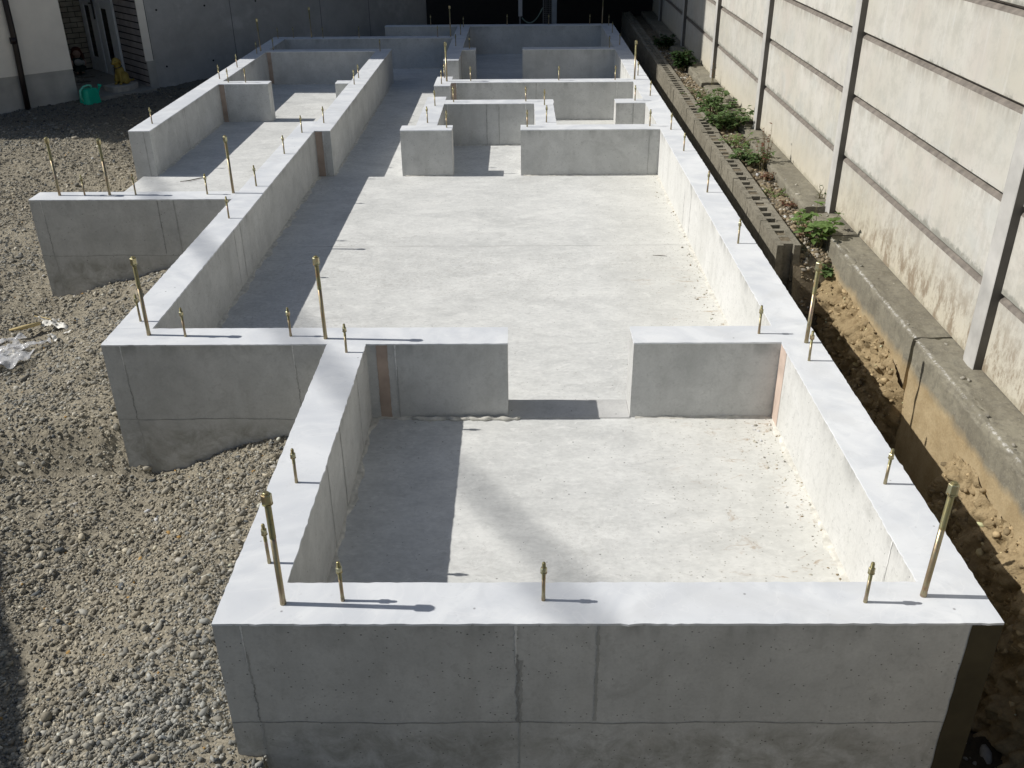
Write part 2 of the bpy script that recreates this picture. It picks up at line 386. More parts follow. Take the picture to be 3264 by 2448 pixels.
t_ = np.linspace(0, 1, 560)
ys_l = -.75+12.2*(.45*t_+.55*t_**2)
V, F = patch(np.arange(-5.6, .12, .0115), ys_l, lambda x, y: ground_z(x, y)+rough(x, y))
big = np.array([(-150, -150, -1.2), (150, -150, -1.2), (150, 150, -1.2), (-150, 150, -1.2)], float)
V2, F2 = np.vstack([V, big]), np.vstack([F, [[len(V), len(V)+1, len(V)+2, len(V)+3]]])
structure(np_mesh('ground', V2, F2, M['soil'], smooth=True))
Vt, Ft = patch(np.arange(1.80, 2.75, .014), np.linspace(-1.6, 13, 500), lambda x, y: -.90+.20*sstep(.7, -.3, y)+.05*sstep(2.1, 2.4, x)+rough(x, y, 1.2))
structure(np_mesh('trench_floor', Vt, Ft, M['trench'], smooth=True))
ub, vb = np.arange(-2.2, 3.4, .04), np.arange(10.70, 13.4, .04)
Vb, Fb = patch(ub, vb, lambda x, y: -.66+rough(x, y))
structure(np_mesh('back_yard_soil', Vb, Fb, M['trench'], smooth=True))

# ------------------------------------------------------------------ gravel (stuff)
def ico(sub):
    import bmesh
    bm = bmesh.new(); bmesh.ops.create_icosphere(bm, subdivisions=sub, radius=1)
    v = np.array([x.co[:] for x in bm.verts]); f = np.array([[q.index for q in p.verts] for p in bm.faces]); bm.free(); return v, f
ICO = {1: ico(1), 2: ico(2)}
def scatter(P, size, colr, sub=1, sink=.25, flat=(.55, .95), seed=0, ang=.18):
    r = np.random.default_rng(seed); v, f = ICO[sub]; n, k = len(P), len(v)
    bv = v[None]*(1+r.uniform(-ang, ang, (n, k, 1)))
    sc = np.stack([r.uniform(.85, 1.6, n), r.uniform(.55, 1.05, n), r.uniform(*flat, n)], 1)*size[:, None]
    bv = bv*sc[:, None, :]
    a = r.uniform(0, 2*np.pi, n); ca, sa = np.cos(a), np.sin(a); tx = r.uniform(-.8, .8, n); ct, st = np.cos(tx), np.sin(tx)
    y = bv[..., 1]*ct[:, None]-bv[..., 2]*st[:, None]; z = bv[..., 1]*st[:, None]+bv[..., 2]*ct[:, None]; x = bv[..., 0]
    X = x*ca[:, None]-y*sa[:, None]+P[:, 0, None]; Y = x*sa[:, None]+y*ca[:, None]+P[:, 1, None]
    Z = z+P[:, 2, None]+(size*sc[:, 2]/size*(1-2*sink))[:, None]*.6
    VV = np.stack([X, Y, Z], -1).reshape(-1, 3)
    FF = (f[None]+(np.arange(n)*k)[:, None, None]).reshape(-1, 3)
    return VV, FF, np.repeat(colr, k, 0)

def join_np(parts):
    Vs, Fs, Cs, o = [], [], [], 0
    for v, f, c in parts: Vs.append(v); Fs.append(f+o); Cs.append(c); o += len(v)
    return np.vstack(Vs), np.vstack(Fs), np.vstack(Cs)

FOOT = [(0, 1.92, 0, 1.6), (-.886, 1.92, 1.565, 10.75), (-2.1, -.8, 5.1, 9.8), (-2.05, -.8, 3.47, 5.2)]
def outside(x, y, m=.0):
    ok = np.ones(len(x), bool)
    for a, b, c, d in FOOT: ok &= ~((x > a-m) & (x < b+m) & (y > c-m) & (y < d+m))
    return ok
def gravel_cols(x, y, r):
    n = len(x)
    greyness = np.clip(.40+1.5*vnoise(x, y, .9, 21)+.45*sstep(-.35, -1.2, x+.33*y)+r.normal(0, .28, n), 0, 1)
    soil = np.array([.385, .345, .265]); grey = np.array([.285, .285, .262])
    c = soil[None]*(1-greyness[:, None])+grey[None]*greyness[:, None]
    c = c*np.exp(r.normal(0, .30, (n, 1)))
    u = r.uniform(0, 1, n)
    c[u > .975] = np.array([.54, .51, .45])*r.uniform(.75, 1.15, ((u > .975).sum(), 1))
    c[u < .004] = np.array([.42, .26, .09])
    k = (u > .006) & (u < .05); c[k] = np.array([.12, .13, .135])*r.uniform(.7, 1.4, (k.sum(), 1))
    c = c*(1-.5*sstep(6.9, 8.0, y+.35*vnoise(x, y, 2, 77))*sstep(-2.2, -2.6, x))[:, None]      # darker crushed stone by the house, with shade painted into the colour
    return np.clip(c, .02, .7)
def place(n, smin, smax, p, seed, near=1.0):
    r = np.random.default_rng(seed)
    t = r.uniform(0, 1, n*3); y = -.6+10.2*t**(1.9*near)
    lo = -.75-.50*np.maximum(y, 0)-.1
    x = lo+(0.12-lo)*r.uniform(0, 1, len(y)); ok = outside(x, y, .004) & (x > -5.3) & (vnoise(x, y, 2.3, 61)+.6*vnoise(x, y, 7, 62)+.5 > r.uniform(-.35, .95, len(y))); x, y = x[ok][:n], y[ok][:n]
    u = r.uniform(0, 1, len(x)); s = smin*(smax/smin)**(u**p)
    z = ground_z(x, y)+rough(x, y)
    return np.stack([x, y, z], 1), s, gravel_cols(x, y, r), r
parts = []
for n, a, b, p, sub, seed, near, ang in ((95000, .0018, .0048, 1.0, 1, 11, 1.0, .34), (30000, .0035, .0105, 2.0, 1, 12, .92, .34), (2600, .006, .0165, 2.2, 1, 13, .9, .34)):
    P, s, c, r = place(n, a, b, p, seed, near); s = s*(1+.06*np.maximum(P[:, 1], 0))
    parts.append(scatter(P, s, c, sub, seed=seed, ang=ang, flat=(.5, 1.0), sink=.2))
r = np.random.default_rng(31)                                   # stones lying in the trench
x = r.uniform(1.95, 2.5, 700); y = -.9+r.uniform(0, 1, 700)**1.6*7
P = np.stack([x, y, -.90+.20*sstep(.7, -.3, y)+.05*sstep(2.1, 2.4, x)+rough(x, y, 1.2)], 1); s = .006+.026*r.uniform(0, 1, 700)**3
c = np.array([[.30, .295, .28]])*r.uniform(.3, 1.25, (700, 1))
parts.append(scatter(P, s, c, 2, seed=32, ang=.14))
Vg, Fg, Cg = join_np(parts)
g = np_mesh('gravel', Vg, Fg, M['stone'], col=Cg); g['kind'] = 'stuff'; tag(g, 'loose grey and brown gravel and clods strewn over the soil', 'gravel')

# ------------------------------------------------------------------ foundation
FD = thing('house_foundation', 'pale new concrete house foundation of low walls on a slab', 'foundation', (0, 0, 0))
sm = MB()
poly = [(.1, .1), (1.8, .1), (1.8, 10.65), (-.8, 10.65), (-.8, 9.7), (-2.0, 9.7), (-2.0, 5.2), (-2.047, 5.2), (-2.047, 3.55), (-.8, 3.55), (-.8, 1.65), (.1, 1.65)]
sm.face([(x, y, -.335) for x, y in poly])
for (x0, y0), (x1, y1) in zip(poly, poly[1:]+poly[:1]): sm.face([(x0, y0, -.335), (x0, y0, -.9), (x1, y1, -.9), (x1, y1, -.335)])
slab = sm.build('floor_slab', M['slab'], FD)
j = MB()                                                         # hairline day joint across the big room
pts = [(x, 3.597+.004*math.sin(x*9)+.002*math.sin(x*31)) for x in np.linspace(-.735, 1.765, 90)]
for (xa, ya), (xb, yb) in zip(pts, pts[1:]):
    w = .0016+.0012*math.sin(xa*13)
    j.face([(xa, ya-w, -.3345), (xb, yb-w, -.3345), (xb, yb+w, -.3345), (xa, ya+w, -.3345)])
j.build('day_joint', M['seam_mid'], slab)
sd = MB(); sd.box(.703, 1.193, 1.556, 1.706, -.34, -.331)
sill = sd.build('door_sill', concrete_side('sill_concrete', (.46, .46, .45), (.56, .56, .55)), slab)

# name, x0,x1,y0,y1, faces hidden by butting (l r f k), seams [(side,pos,style)], label for the wall
EX = dict(front='the front wall', near_left='the near room left wall', cross='the second cross wall', cross_r='the second cross wall right of its doorway',
          right='the long right outer wall', left='the long left wall', corridor='the corridor wall', wing='the wing wall at left', porch='the porch outer wall',
          stub='the short stub wall at left', knob='the small stub by the corridor', far_l='the low far cross wall at left', back_l='the shaded back wall at left',
          back_r='the shaded back wall at right', spine='the shaded far spine wall', s_l='the shaded left stub in the far right room', s_r='the shaded right stub in the far right room',
          post='the square block beside the corridor', mid='the middle wall across the right side', u_l='the left leg of the U-shaped wall', u_f='the short front pier of the U-shaped wall',
          u_b='the back of the U-shaped wall', u_r='the right leg of the U-shaped wall', rooms='the wide wall behind the big room', nib='the small nib on the right wall')
WALLS = [
 ('front', 0, 1.916, 0, .15, '', [('f', .069, 'lt2'), ('f', .739, 'crack'), ('f', .941, 'mid')]),
 ('right', 1.766, 1.916, .15, 10.61, 'f', [('l', 3.70, 'dk'), ('l', 3.92, 'lt'), ('l', .33, 'lt')]),
 ('near_left', 0, .15, .15, 1.565, 'fk', [('r', .72, 'dk'), ('r', .95, 'mid'), ('r', 1.32, 'dk')]),
 ('cross', -.886, .702, 1.565, 1.715, '', [('f', -.813, 'lt2'), ('f', -.138, 'lt2'), ('f', .21, 'rust'), ('f', .262, 'lt')]),
 ('cross_r', 1.194, 1.766, 1.565, 1.715, 'r', []),
 ('left', -.886, -.736, 1.715, 5.117, 'f', [('r', 2.94, 'dk'), ('r', 3.06, 'mid'), ('r', 4.9, 'mid')]),
 ('left', -.886, -.77, 5.117, 5.42, 'f', []),
 ('corridor', -.77, -.62, 5.117, 8.86, '', [('f', -.705, 'rust2'), ('f', -.672, 'lt'), ('r', 5.85, 'mid'), ('r', 6.6, 'dk'), ('r', 5.79, 'dk')]),
 ('wing', -2.05, -.886, 3.47, 3.62, 'r', [('f', -1.984, 'lt2'), ('f', -1.316, 'dk'), ('f', -1.222, 'mid')]),
 ('porch', -2.095, -1.94, 5.14, 9.78, '', [('r', 5.9, 'mid'), ('r', 5.94, 'mid'), ('f', -1.985, 'mid')]),
 ('stub', -1.94, -1.497, 6.92, 7.06, 'l', [('f', -1.912, 'rust'), ('f', -1.884, 'lt')]),
 ('knob', -.895, -.77, 6.92, 7.06, 'r', []),
 ('far_l', -1.94, -.77, 8.71, 8.86, 'lr', [('f', -1.91, 'rust')]),
 ('back_l', -1.94, -.01, 9.63, 9.78, 'lr', []),
 ('spine', -.01, .14, 8.1, 10.61, 'k', [('r', 8.6, 'rust'), ('r', 10.5, 'rust')]),
 ('back_r', -.915, 1.916, 10.61, 10.745, '', []),
 ('s_l', .14, .285, 8.75, 8.9, 'l', []),
 ('s_r', .785, 1.766, 8.75, 8.9, 'r', []),
 ('post', 0, .14, 6.77, 7.21, '', []),
 ('mid', .14, 1.766, 6.92, 7.07, 'lr', [('f', .165, 'rust'), ('f', .19, 'lt'), ('f', .90, 'mid'), ('f', 1.62, 'lt')]),
 ('u_f', -.113, .26, 5.11, 5.262, '', []),
 ('u_l', -.01, .142, 5.262, 6.30, 'f', []),
 ('u_b', .142, 1.026, 6.015, 6.17, 'l', [('f', .17, 'lt'), ('f', .485, 'dk'), ('f', .585, 'mid'), ('f', .80, 'lt')]),
 ('u_r', .87, 1.022, 5.262, 6.015, 'fk', []),
 ('rooms', .76, 1.766, 5.11, 5.262, 'r', [('f', 1.69, 'mid')]),
 ('nib', 1.53, 1.766, 6.017, 6.175, 'r', [('f', 1.67, 'mid')]),
]
ZB = -.95
def seam_strip(mb, side, pos, box, mi, w, z0=-.006, z1=-.335, wob=.004, out=.0015, taper=False, rr=random):
    x0, x1, y0, y1 = box
    n = 60; prev = None; ph = rr.uniform(0, 9)
    for i in range(n+1):
        z = z0+(z1-z0)*i/n
        off = wob*(.6*math.sin(ph+i*.21)+.3*math.sin(ph*2+i*.83)+.25*rr.uniform(-1, 1)); ww = w*(1+.28*math.sin(ph+i*.5)+.35*rr.uniform(-1, 1))*.5
        if w > .03: ww = w*.5*(1+.02*math.sin(i))
        ww = max(ww, w*.2)
        if taper: ww *= (1-.75*i/n)
        a, b = pos+off-ww, pos+off+ww
        q = {'f': ((a, y0-out, z), (b, y0-out, z)), 'r': ((x1+out, a, z), (x1+out, b, z)), 'l': ((x0-out, b, z), (x0-out, a, z)), 'k': ((b, y1+out, z), (a, y1+out, z))}[side]
        if prev: mb.face([prev[0], q[0], q[1], prev[1]] if side in 'f' else [prev[1], q[1], q[0], prev[0]] if False else [prev[0], q[0], q[1], prev[1]], mi)
        prev = q
def ragged(mb, x0, x1, y0, y1, hid, z0, z1, rr):
    o = .0012
    def side(ax, a, b, fixed, sgn, free):
        L = abs(b-a); n = max(2, int(L/.018)) if free else 1; out = []
        for i in range(n):
            t = a+(b-a)*i/n; d = sgn*(o+rr.uniform(-.0014, .0014)+(.0022 if rr.random() < .04 else 0)) if free else 0
            if i == 0: d = sgn*o if free else 0
            out.append((t, fixed+d) if ax == 'x' else (fixed+d, t))
        return out
    P = side('x', x0, x1, y0, -1, 'f' not in hid)+side('y', y0, y1, x1, 1, 'r' not in hid)+side('x', x1, x0, y1, 1, 'k' not in hid)+side('y', y1, y0, x0, -1, 'l' not in hid)
    mb.face([(x, y, z1) for x, y in P])
    for (xa, ya), (xb, yb) in zip(P, P[1:]+P[:1]): mb.face([(xa, ya, z0), (xb, yb, z0), (xb, yb, z1), (xa, ya, z1)])
rr = random.Random(5)
WB = []
for i, (nm, x0, x1, y0, y1, hid, seams) in enumerate(WALLS):
    WB.append((nm, x0, x1, y0, y1))
    b = MB(); b.box(x0, x1, y0, y1, ZB, -.0045, 0, skip=hid+'b')
    st = {'dk': (1, .0042), 'lt': (2, .006), 'lt2': (2, .005), 'mid': (3, .007), 'crack': (1, .012), 'rust': (4, .044), 'rust2': (4, .05)}
    for side, pos, style in seams:
        mi, w = st[style]; z1 = -.33
        if style == 'lt2':
            seam_strip(b, side, pos, (x0, x1, y0, y1), 2, .0045, -.004, -.13, .0006, .0016, True, rr); seam_strip(b, side, pos+.004, (x0, x1, y0, y1), 3, .004, -.09, -.2, .002, .0012, rr=rr); seam_strip(b, side, pos+.006, (x0, x1, y0, y1), 1, .0036, -.2, -.335, .003, .0012, rr=rr); seam_strip(b, side, pos+.010, (x0, x1, y0, y1), 3, .005, -.34, -.6, .003, .0012, rr=rr)
        elif style == 'crack':
            seam_strip(b, side, pos, (x0, x1, y0, y1), 2, .007, -.004, -.13, .001, .0022, True, rr); seam_strip(b, side, pos+.004, (x0, x1, y0, y1), 1, .0075, -.10, -.335, .003, .0014, rr=rr); seam_strip(b, side, pos+.011, (x0, x1, y0, y1), 3, .008, -.12, -.335, .003, .0011, rr=rr)
            seam_strip(b, side, pos+.008, (x0, x1, y0, y1), 3, .004, -.335, -.9, .0015, .0012, rr=rr)
        elif style.startswith('rust'): seam_strip(b, side, pos, (x0, x1, y0, y1), 4, w, -.006, -.334, .001, .0012, rr=rr)
        elif style == 'lt': seam_strip(b, side, pos, (x0, x1, y0, y1), 2, .006, -.004, -.16, .001, .0016, True, rr); seam_strip(b, side, pos+.003, (x0, x1, y0, y1), 3, .005, -.1, -.334, .001, .0012, rr=rr)
        else: seam_strip(b, side, pos, (x0, x1, y0, y1), mi, w, -.006, z1, .0012, .0013, rr=rr)
    if nm in ('front', 'cross', 'wing'):                         # cold joint between footing pour and wall pour
        prev = None; k = 0
        for x in np.arange(x0+.002, x1-.002, .012):
            zz = -.337+.0025*math.sin(x*11)+.0012*math.sin(x*43)+rr.uniform(-.0008, .0008); w = .0009+.0010*rr.random()
            q = ((x, y0-.0012, zz-w), (x, y0-.0012, zz+w))
            if prev: b.face([prev[0], q[0], q[1], prev[1]], 1)
            prev = q
    if nm == 'front':                                            # dark brown strip at the right end of the front wall
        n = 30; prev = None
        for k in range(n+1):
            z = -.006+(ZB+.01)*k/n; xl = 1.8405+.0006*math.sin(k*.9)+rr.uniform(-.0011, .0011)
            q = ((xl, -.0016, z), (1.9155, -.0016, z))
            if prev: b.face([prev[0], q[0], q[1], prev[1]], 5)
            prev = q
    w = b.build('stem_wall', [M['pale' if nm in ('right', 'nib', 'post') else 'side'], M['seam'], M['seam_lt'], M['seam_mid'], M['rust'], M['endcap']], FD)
    t = MB(); ragged(t, x0, x1, y0, y1, hid, -.0045-.002, -.0003*(i % 4), rr); t.build('levelled_topping', M['top'], w)

# mortar slurry along the foot of the inner faces
def fillet(path, w, h, seed, side):
    r = random.Random(seed); mb = MB(); n0 = None
    pts = []
    for (xa, ya), (xb, yb) in zip(path, path[1:]):
        L = math.hypot(xb-xa, yb-ya); k = max(2, int(L/.02))
        dx, dy = (xb-xa)/L, (yb-ya)/L
        for i in range(k): pts.append((xa+dx*L*i/k, ya+dy*L*i/k, -dy*side, dx*side))
    prev = None; ph = r.uniform(0, 9)
    for i, (x, y, nx, ny) in enumerate(pts):
        ww = w*(.55+.35*math.sin(ph+i*.23)+.3*math.sin(i*.71)+.35*r.random()); ww = max(ww, .004); hh = h*(.5+.6*r.random())
        row = [(x-nx*.002, y-ny*.002, -.335+hh*1.2), (x+nx*ww*.4, y+ny*ww*.4, -.335+hh*(.35+.7*r.random())), (x+nx*ww*.75, y+ny*ww*.75, -.335+hh*.45*r.random()), (x+nx*ww, y+ny*ww, -.3365)]
        if prev:
            for a in range(3): mb.face([prev[a], prev[a+1], row[a+1], row[a]])
        prev = row
    return mb
fl = [([(1.766, .15), (1.766, 1.565)], .024, .008, 1), ([(1.766, 1.715), (1.766, 5.11)], .022, .007, 1), ([(.15, 1.565), (.15, .15)], .028, .007, 1), ([(-.736, 5.1), (-.736, 1.715)], .03, .008, 1),
      ([(.702, 1.565), (.15, 1.565)], .018, .008, 1), ([(1.766, 1.565), (1.194, 1.565)], .020, .008, 1), ([(1.766, 5.11), (.76, 5.11)], .02, .008, 1), ([(.26, 5.11), (-.113, 5.11)], .015, .008, 1),
      ([(-.62, 8.8), (-.62, 5.12)], .02, .007, 1), ([(-1.94, 6.9), (-1.94, 5.14)], .02, .007, 1), ([(.87, 6.015), (.142, 6.015)], .02, .007, 1), ([(1.53, 6.92), (.14, 6.92)], .018, .007, 1), ([(-.77, 8.71), (-1.94, 8.71)], .02, .008, 1), ([(-.01, 9.63), (-.62, 9.63)], .02, .008, 1)]
fm = MB()
for i, (p, w, h, s) in enumerate(fl):
    q = fillet(p, w, h, i, s); n = len(fm.v); fm.v += q.v; fm.f += [tuple(n+k for k in f) for f in q.f]; fm.m += q.m
fm.build('mortar_fillet', M['mortar'], slab, smooth=True)
lump = MB()                                                       # worm of squeezed mortar by the doorway
pts = [(.315+i*.0145, 1.549+.004*math.sin(i*.9)+.003*math.sin(i*2.1), -.331+.003*math.sin(i*1.3)) for i in range(31)]
lump.tube(pts, [.004]+[.007+.004*abs(math.sin(i*.7)) for i in range(29)]+[.004], 8); lump.build('mortar_bead', M['mortar'], slab, smooth=True)
pk = MB(); pk.box(1.7645, 1.7655, 1.48, 1.561, -.33, -.008); pk.build('pale_corner_strip', M['pinkish'], FD)

# ------------------------------------------------------------------ anchor bolts
def hexprism(mb, r, z0, z1, ch=.0015):
    mb.lathe([(r-ch, z0), (r, z0+ch), (r, z1-ch), (r-ch, z1)], 6)
def proto(kind):
    if kind == 'T':
        H, rr_, rt, nr, z0 = .335, .0075, .0082, .0130, .205
    else:
        H, rr_, rt, nr, z0 = .122, .0046, .0050, .0083, .070
    a = MB(); a.lathe([(rr_+.0006, -.02), (rr_+.0006, .012), (rr_, .016), (rr_, z0)], 14)
    b = MB(); prof = []; z = z0; p = .0022 if kind == 'S' else .003
    zt = H-(.0 if kind == 'T' else .0)
    while z < zt-.002: prof += [(rt, z), (rt-.0008, z+p*.5)]; z += p
    prof += [(rt-.001, zt), (rt-.0025, zt+.001)]; b.lathe(prof, 14)
    c = MB(); nz = (H-.030, H-.004) if kind == 'T' else (H-.030, H-.015)
    hexprism(c, nr, *nz)
    c.lathe([(nr*1.02, nz[0]-.0018), (nr*1.02, nz[0]-.0002)], 18)
    return a, b, c
PROTO = {}
for k in 'TS':
    a, b, c = proto(k); ms = []
    for nm, mb, mt, sm_ in (('rod', a, 'rod', True), ('threaded_end', b, 'thread', True), ('nut', c, 'nut', False)):
        o = mb.build(nm, M[mt]); me = o.data
        if nm == 'rod': me.polygons.foreach_set('use_smooth', [len(p.vertices) == 4 for p in me.polygons])
        ms.append(me); bpy.data.objects.remove(o)
    PROTO[k] = ms
BOLTS = [(.159,.072,'T'),(.306,.083,'S'),(.808,.084,'S'),(1.607,.075,'S'),(1.759,.098,'T'),(1.833,.594,'S'),(.087,.232,'S'),(.080,.609,'S'),(.087,1.491,'S'),(-.728,1.655,'T'),(-.808,1.787,'S'),(-.577,1.639,'S'),
(-1.906,3.555,'T'),(-1.617,3.558,'T'),(-1.763,3.560,'S'),(-1.468,3.563,'S'),(-1.053,3.563,'S'),(-.808,3.123,'S'),(-.158,1.639,'S'),(-.015,1.615,'T'),(-.908,3.585,'T'),(-.809,3.723,'S'),(-.807,4.47,'S'),(-.81,5.06,'S'),
(-.709,5.365,'S'),(-.72,7.172,'S'),(-.714,6.868,'S'),(-.722,8.70,'S'),(-1.87,7.00,'S'),(-1.711,6.99,'S'),(-1.997,7.173,'S'),(-1.995,7.777,'S'),(-2.006,8.599,'S'),(-2.004,8.762,'T'),(-1.883,8.82,'S'),(-2.022,9.658,'S'),
(-1.647,9.72,'T'),(-1.51,9.70,'S'),(-1.85,9.70,'S'),(-1.093,9.69,'S'),(-1.997,5.374,'S'),(.10,6.984,'T'),(.061,6.864,'S'),(.067,7.15,'S'),(.314,7.0,'S'),(.216,6.089,'S'),(.076,5.944,'S'),(.06,9.021,'S'),(.066,9.86,'S'),
(-.04,9.72,'T'),(-.187,9.70,'S'),(.217,8.83,'S'),(.066,10.5,'S'),(.067,5.348,'S'),(.220,5.19,'S'),(.807,5.195,'S'),(1.104,7.0,'S'),(1.609,7.0,'S'),(1.785,7.015,'T'),(1.836,7.202,'S'),(1.69,6.10,'S'),(1.836,6.286,'S'),
(.803,6.10,'S'),(.951,5.95,'S'),(1.714,8.84,'S'),(1.842,9.031,'S'),(1.841,9.947,'S'),(1.852,10.58,'S'),(1.78,10.69,'T'),(1.626,10.69,'S'),(1.115,10.69,'S'),(.6,10.69,'S'),(-.35,10.69,'S'),(1.70,5.20,'S'),(1.837,5.086,'S'),(1.836,4.483,'S'),
(.951,5.343,'S'),(1.827,3.55,'S'),(1.827,2.688,'S'),(1.695,1.643,'S'),(1.859,1.56,'T'),(1.828,1.405,'S')]
def wall_of(x, y):
    best = None
    for nm, x0, x1, y0, y1 in WB:
        d = max(x0-x, x-x1, 0)+max(y0-y, y-y1, 0)
        if best is None or d < best[0]-1e-6: best = (d, nm, (x1-x0) > (y1-y0))
    return best[1], best[2]
ORD = ['first', 'second', 'third', 'fourth', 'fifth', 'sixth', 'seventh', 'eighth', 'ninth', 'tenth', 'eleventh', 'twelfth', 'thirteenth']
by = {}
for b in BOLTS: nm, hor = wall_of(b[0], b[1]); by.setdefault((nm, b[2]), []).append((b[0] if hor else b[1], b, hor))
rb = random.Random(3)
for (nm, k), L in by.items():
    L.sort(key=lambda q: q[0])
    for i, (_, (x, y, _k), hor) in enumerate(L):
        kind = 'tall hold-down bolt' if k == 'T' else 'short anchor bolt'
        where = EX[nm]
        if len(L) == 1: lab = f'{kind}, the only one on {where}'
        elif hor: lab = f'{kind}, {ORD[i]} from the left on {where}'
        else: lab = f'{kind}, {ORD[i]} from the near end on {where}'
        o = thing('hold_down_bolt' if k == 'T' else 'anchor_bolt', lab, 'bolt', (x, y, -.001), rb.uniform(0, 6.3), 'tall hold-down bolts standing in the foundation' if k == 'T' else 'short anchor bolts standing in the foundation')
        o.rotation_euler[0] = rb.uniform(-.015, .015); o.rotation_euler[1] = rb.uniform(-.015, .015); o.scale[2] = rb.uniform(.97, 1.03)
        for pn, me in zip(('rod', 'threaded_end', 'nut'), PROTO[k]): link(bpy.data.objects.new(pn, me), o)

# ------------------------------------------------------------------ kerb ledge, fence, block wall on the right
SH = lambda p: (p[0]+.0125*(p[1]-1.5), p[1], p[2])
LD = thing('concrete_kerb', 'weathered cracked concrete kerb ledge running along the foot of the panel fence', 'kerb')
rl = random.Random(9)
for k, (y0, y1, dx, dz) in enumerate(((-1.6, 1.689, 0, 0), (1.693, 2.93, .001, .001), (2.95, 3.36, .020, -.014), (3.40, 4.98, 0, .003), (5.02, 5.50, .030, -.012), (5.53, 6.12, -.002, .003), (6.2, 7.02, .012, -.010), (7.05, 8.52, 0, .006), (8.60, 12.9, 0, 0))):
    b = MB(); nu = max(6, int((y1-y0)/.02)); prof = [(2.325, -.8), (2.325, -.3), (2.325, -.075), (2.327, -.052), (2.336, -.045), (2.36, -.044), (2.40, -.046), (2.44, -.043), (2.62, -.043)]
    def fn(u, v, y0=y0, y1=y1, dx=dx, dz=dz):
        t = v*(len(prof)-1); i = min(int(t), len(prof)-2); f = t-i
        x = prof[i][0]*(1-f)+prof[i+1][0]*f; z = prof[i][1]*(1-f)+prof[i+1][1]*f; y = y0+(y1-y0)*u
        q = float(vnoise(np.array(y), np.array(z+x), 22, 3))*.010+float(vnoise(np.array(y), np.array(z+x*2), 55, 4))*.008
        e = .012*max(0, 1-min(u, 1-u)*(y1-y0)/.03)*(1+3*float(vnoise(np.array(y*3), np.array(x), 30, 6)))
        chip = .030*max(0, float(vnoise(np.array(y), np.array(.0), 13, 8))+.5*float(vnoise(np.array(y), np.array(.0), 41, 12))-.17)/.3 if v > .3 and v < .6 else 0
        return SH((x+dx+q+(e if v < .45 else 0)+chip, y, z+dz+q*.5-(e*.4 if v > .4 else 0)-chip*.5))
    b.grid(fn, nu, 32)
    for yy, fl_ in ((y0, 1), (y1, 0)):
        P = [SH((x+dx, yy, z+dz)) for x, z in prof]+[SH((2.62, yy, -.8))]; b.face(P if fl_ else P[::-1])
    b.build('kerb_segment', M['ledge'], LD, smooth=True)

FN = thing('panel_fence', 'tall cream precast concrete panel fence with upright posts and stained joints', 'fence')
POSTS = [-2.45, -.53, 1.404, 3.33, 5.29, 7.24, 9.2, 11.28, 13.3]
ZS = [-.05, .258, .578, .886, 1.182, 1.485, 1.79]
for i, py in enumerate(POSTS):
    b = MB()
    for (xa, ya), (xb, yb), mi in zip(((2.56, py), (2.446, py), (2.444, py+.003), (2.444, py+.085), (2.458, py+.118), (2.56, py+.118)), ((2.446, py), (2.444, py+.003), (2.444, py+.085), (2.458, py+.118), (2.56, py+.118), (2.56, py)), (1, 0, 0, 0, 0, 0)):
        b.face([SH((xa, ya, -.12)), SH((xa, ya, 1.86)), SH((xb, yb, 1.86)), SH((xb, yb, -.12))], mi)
    b.build('post', [M['post'], M['post_shade']], FN)
def panel(y0, y1, z0, z1):
    b = MB(); x = 2.478; bz = .0105
    pr = [(x+.016, z0), (x, z0+bz), (x, z1-bz*2.1), (x+.004, z1-bz*1.2), (x+.022, z1)]
    for (xa, za), (xb, zb), mi in zip(pr, pr[1:], (1, 0, 1, 1)):
        b.face([SH((xa, y1, za)), SH((xa, y0, za)), SH((xb, y0, zb)), SH((xb, y1, zb))], mi)
    b.box(x+.022, x+.055, y0, y1, z0, z1, 1, fn=SH)
    return b
for ya, yb in zip(POSTS, POSTS[1:]):
    for z0, z1 in zip(ZS, ZS[1:]): panel(ya+.10, yb+.03, z0, z1).build('panel', [M['fence'], M['joint']], FN)

BW = thing('block_wall', 'low grey hollow concrete block wall with open cores beside the dark trench', 'wall')
SB = lambda p: (p[0]+.014*(p[1]-2.8), p[1], p[2])
y = 2.80; k = 0; rbk = random.Random(4)
while y < 13:
    for course in (0, 1, 2):
        b = MB(); L = .392; zt = -.05-course*.2+ (rbk.uniform(-.003, .003)); zb = zt-.192; x0, x1 = 2.056, 2.176; sh = .033
        y0 = y if course != 1 else y-.2
        if course == 1 and y0 < 2.79: y0 += .2; L = .19
        dx = rbk.uniform(-.002, .002)
        f = lambda p, dx=dx: SB((p[0]+dx, p[1], p[2]))
        b.box(x0, x0+sh, y0, y0+L, zb, zt, fn=f); b.box(x1-sh, x1, y0, y0+L, zb, zt, fn=f)
        if L > .3:
            for a, c in ((.030, .070), (.130, .162), (.230, .262), (.322, .365)): b.box(x0+sh, x1-sh, y0+a, y0+c, zb, zt-.002, fn=f)
            if course == 0:
                fills = rbk.random()
                for a, c in ((.070, .130), (.162, .230), (.262, .322)):
                    d = .003+.012*rbk.random() if rbk.random() < .5 else .06+.06*rbk.random()
                    b.box(x0+sh, x1-sh, y0+a, y0+c, zb, zt-d, 1, fn=f)
        else: b.box(x0+sh, x1-sh, y0+.05, y0+.14, zb, zt, fn=f)
        b.build('hollow_block', [M['block'], M['planter']], BW)
    y += .402; k += 1
b = MB(); b.box(2.060, 2.172, 2.82, 13, -.70, -.078, fn=SB, skip='')
mo = MB(); mo.box(2.0595, 2.0785, 2.83, 13, -.70, -.058, fn=SB); mo.box(2.1535, 2.1725, 2.83, 13, -.70, -.058, fn=SB); mo.build('mortar_bed', M['seam_mid'], BW)

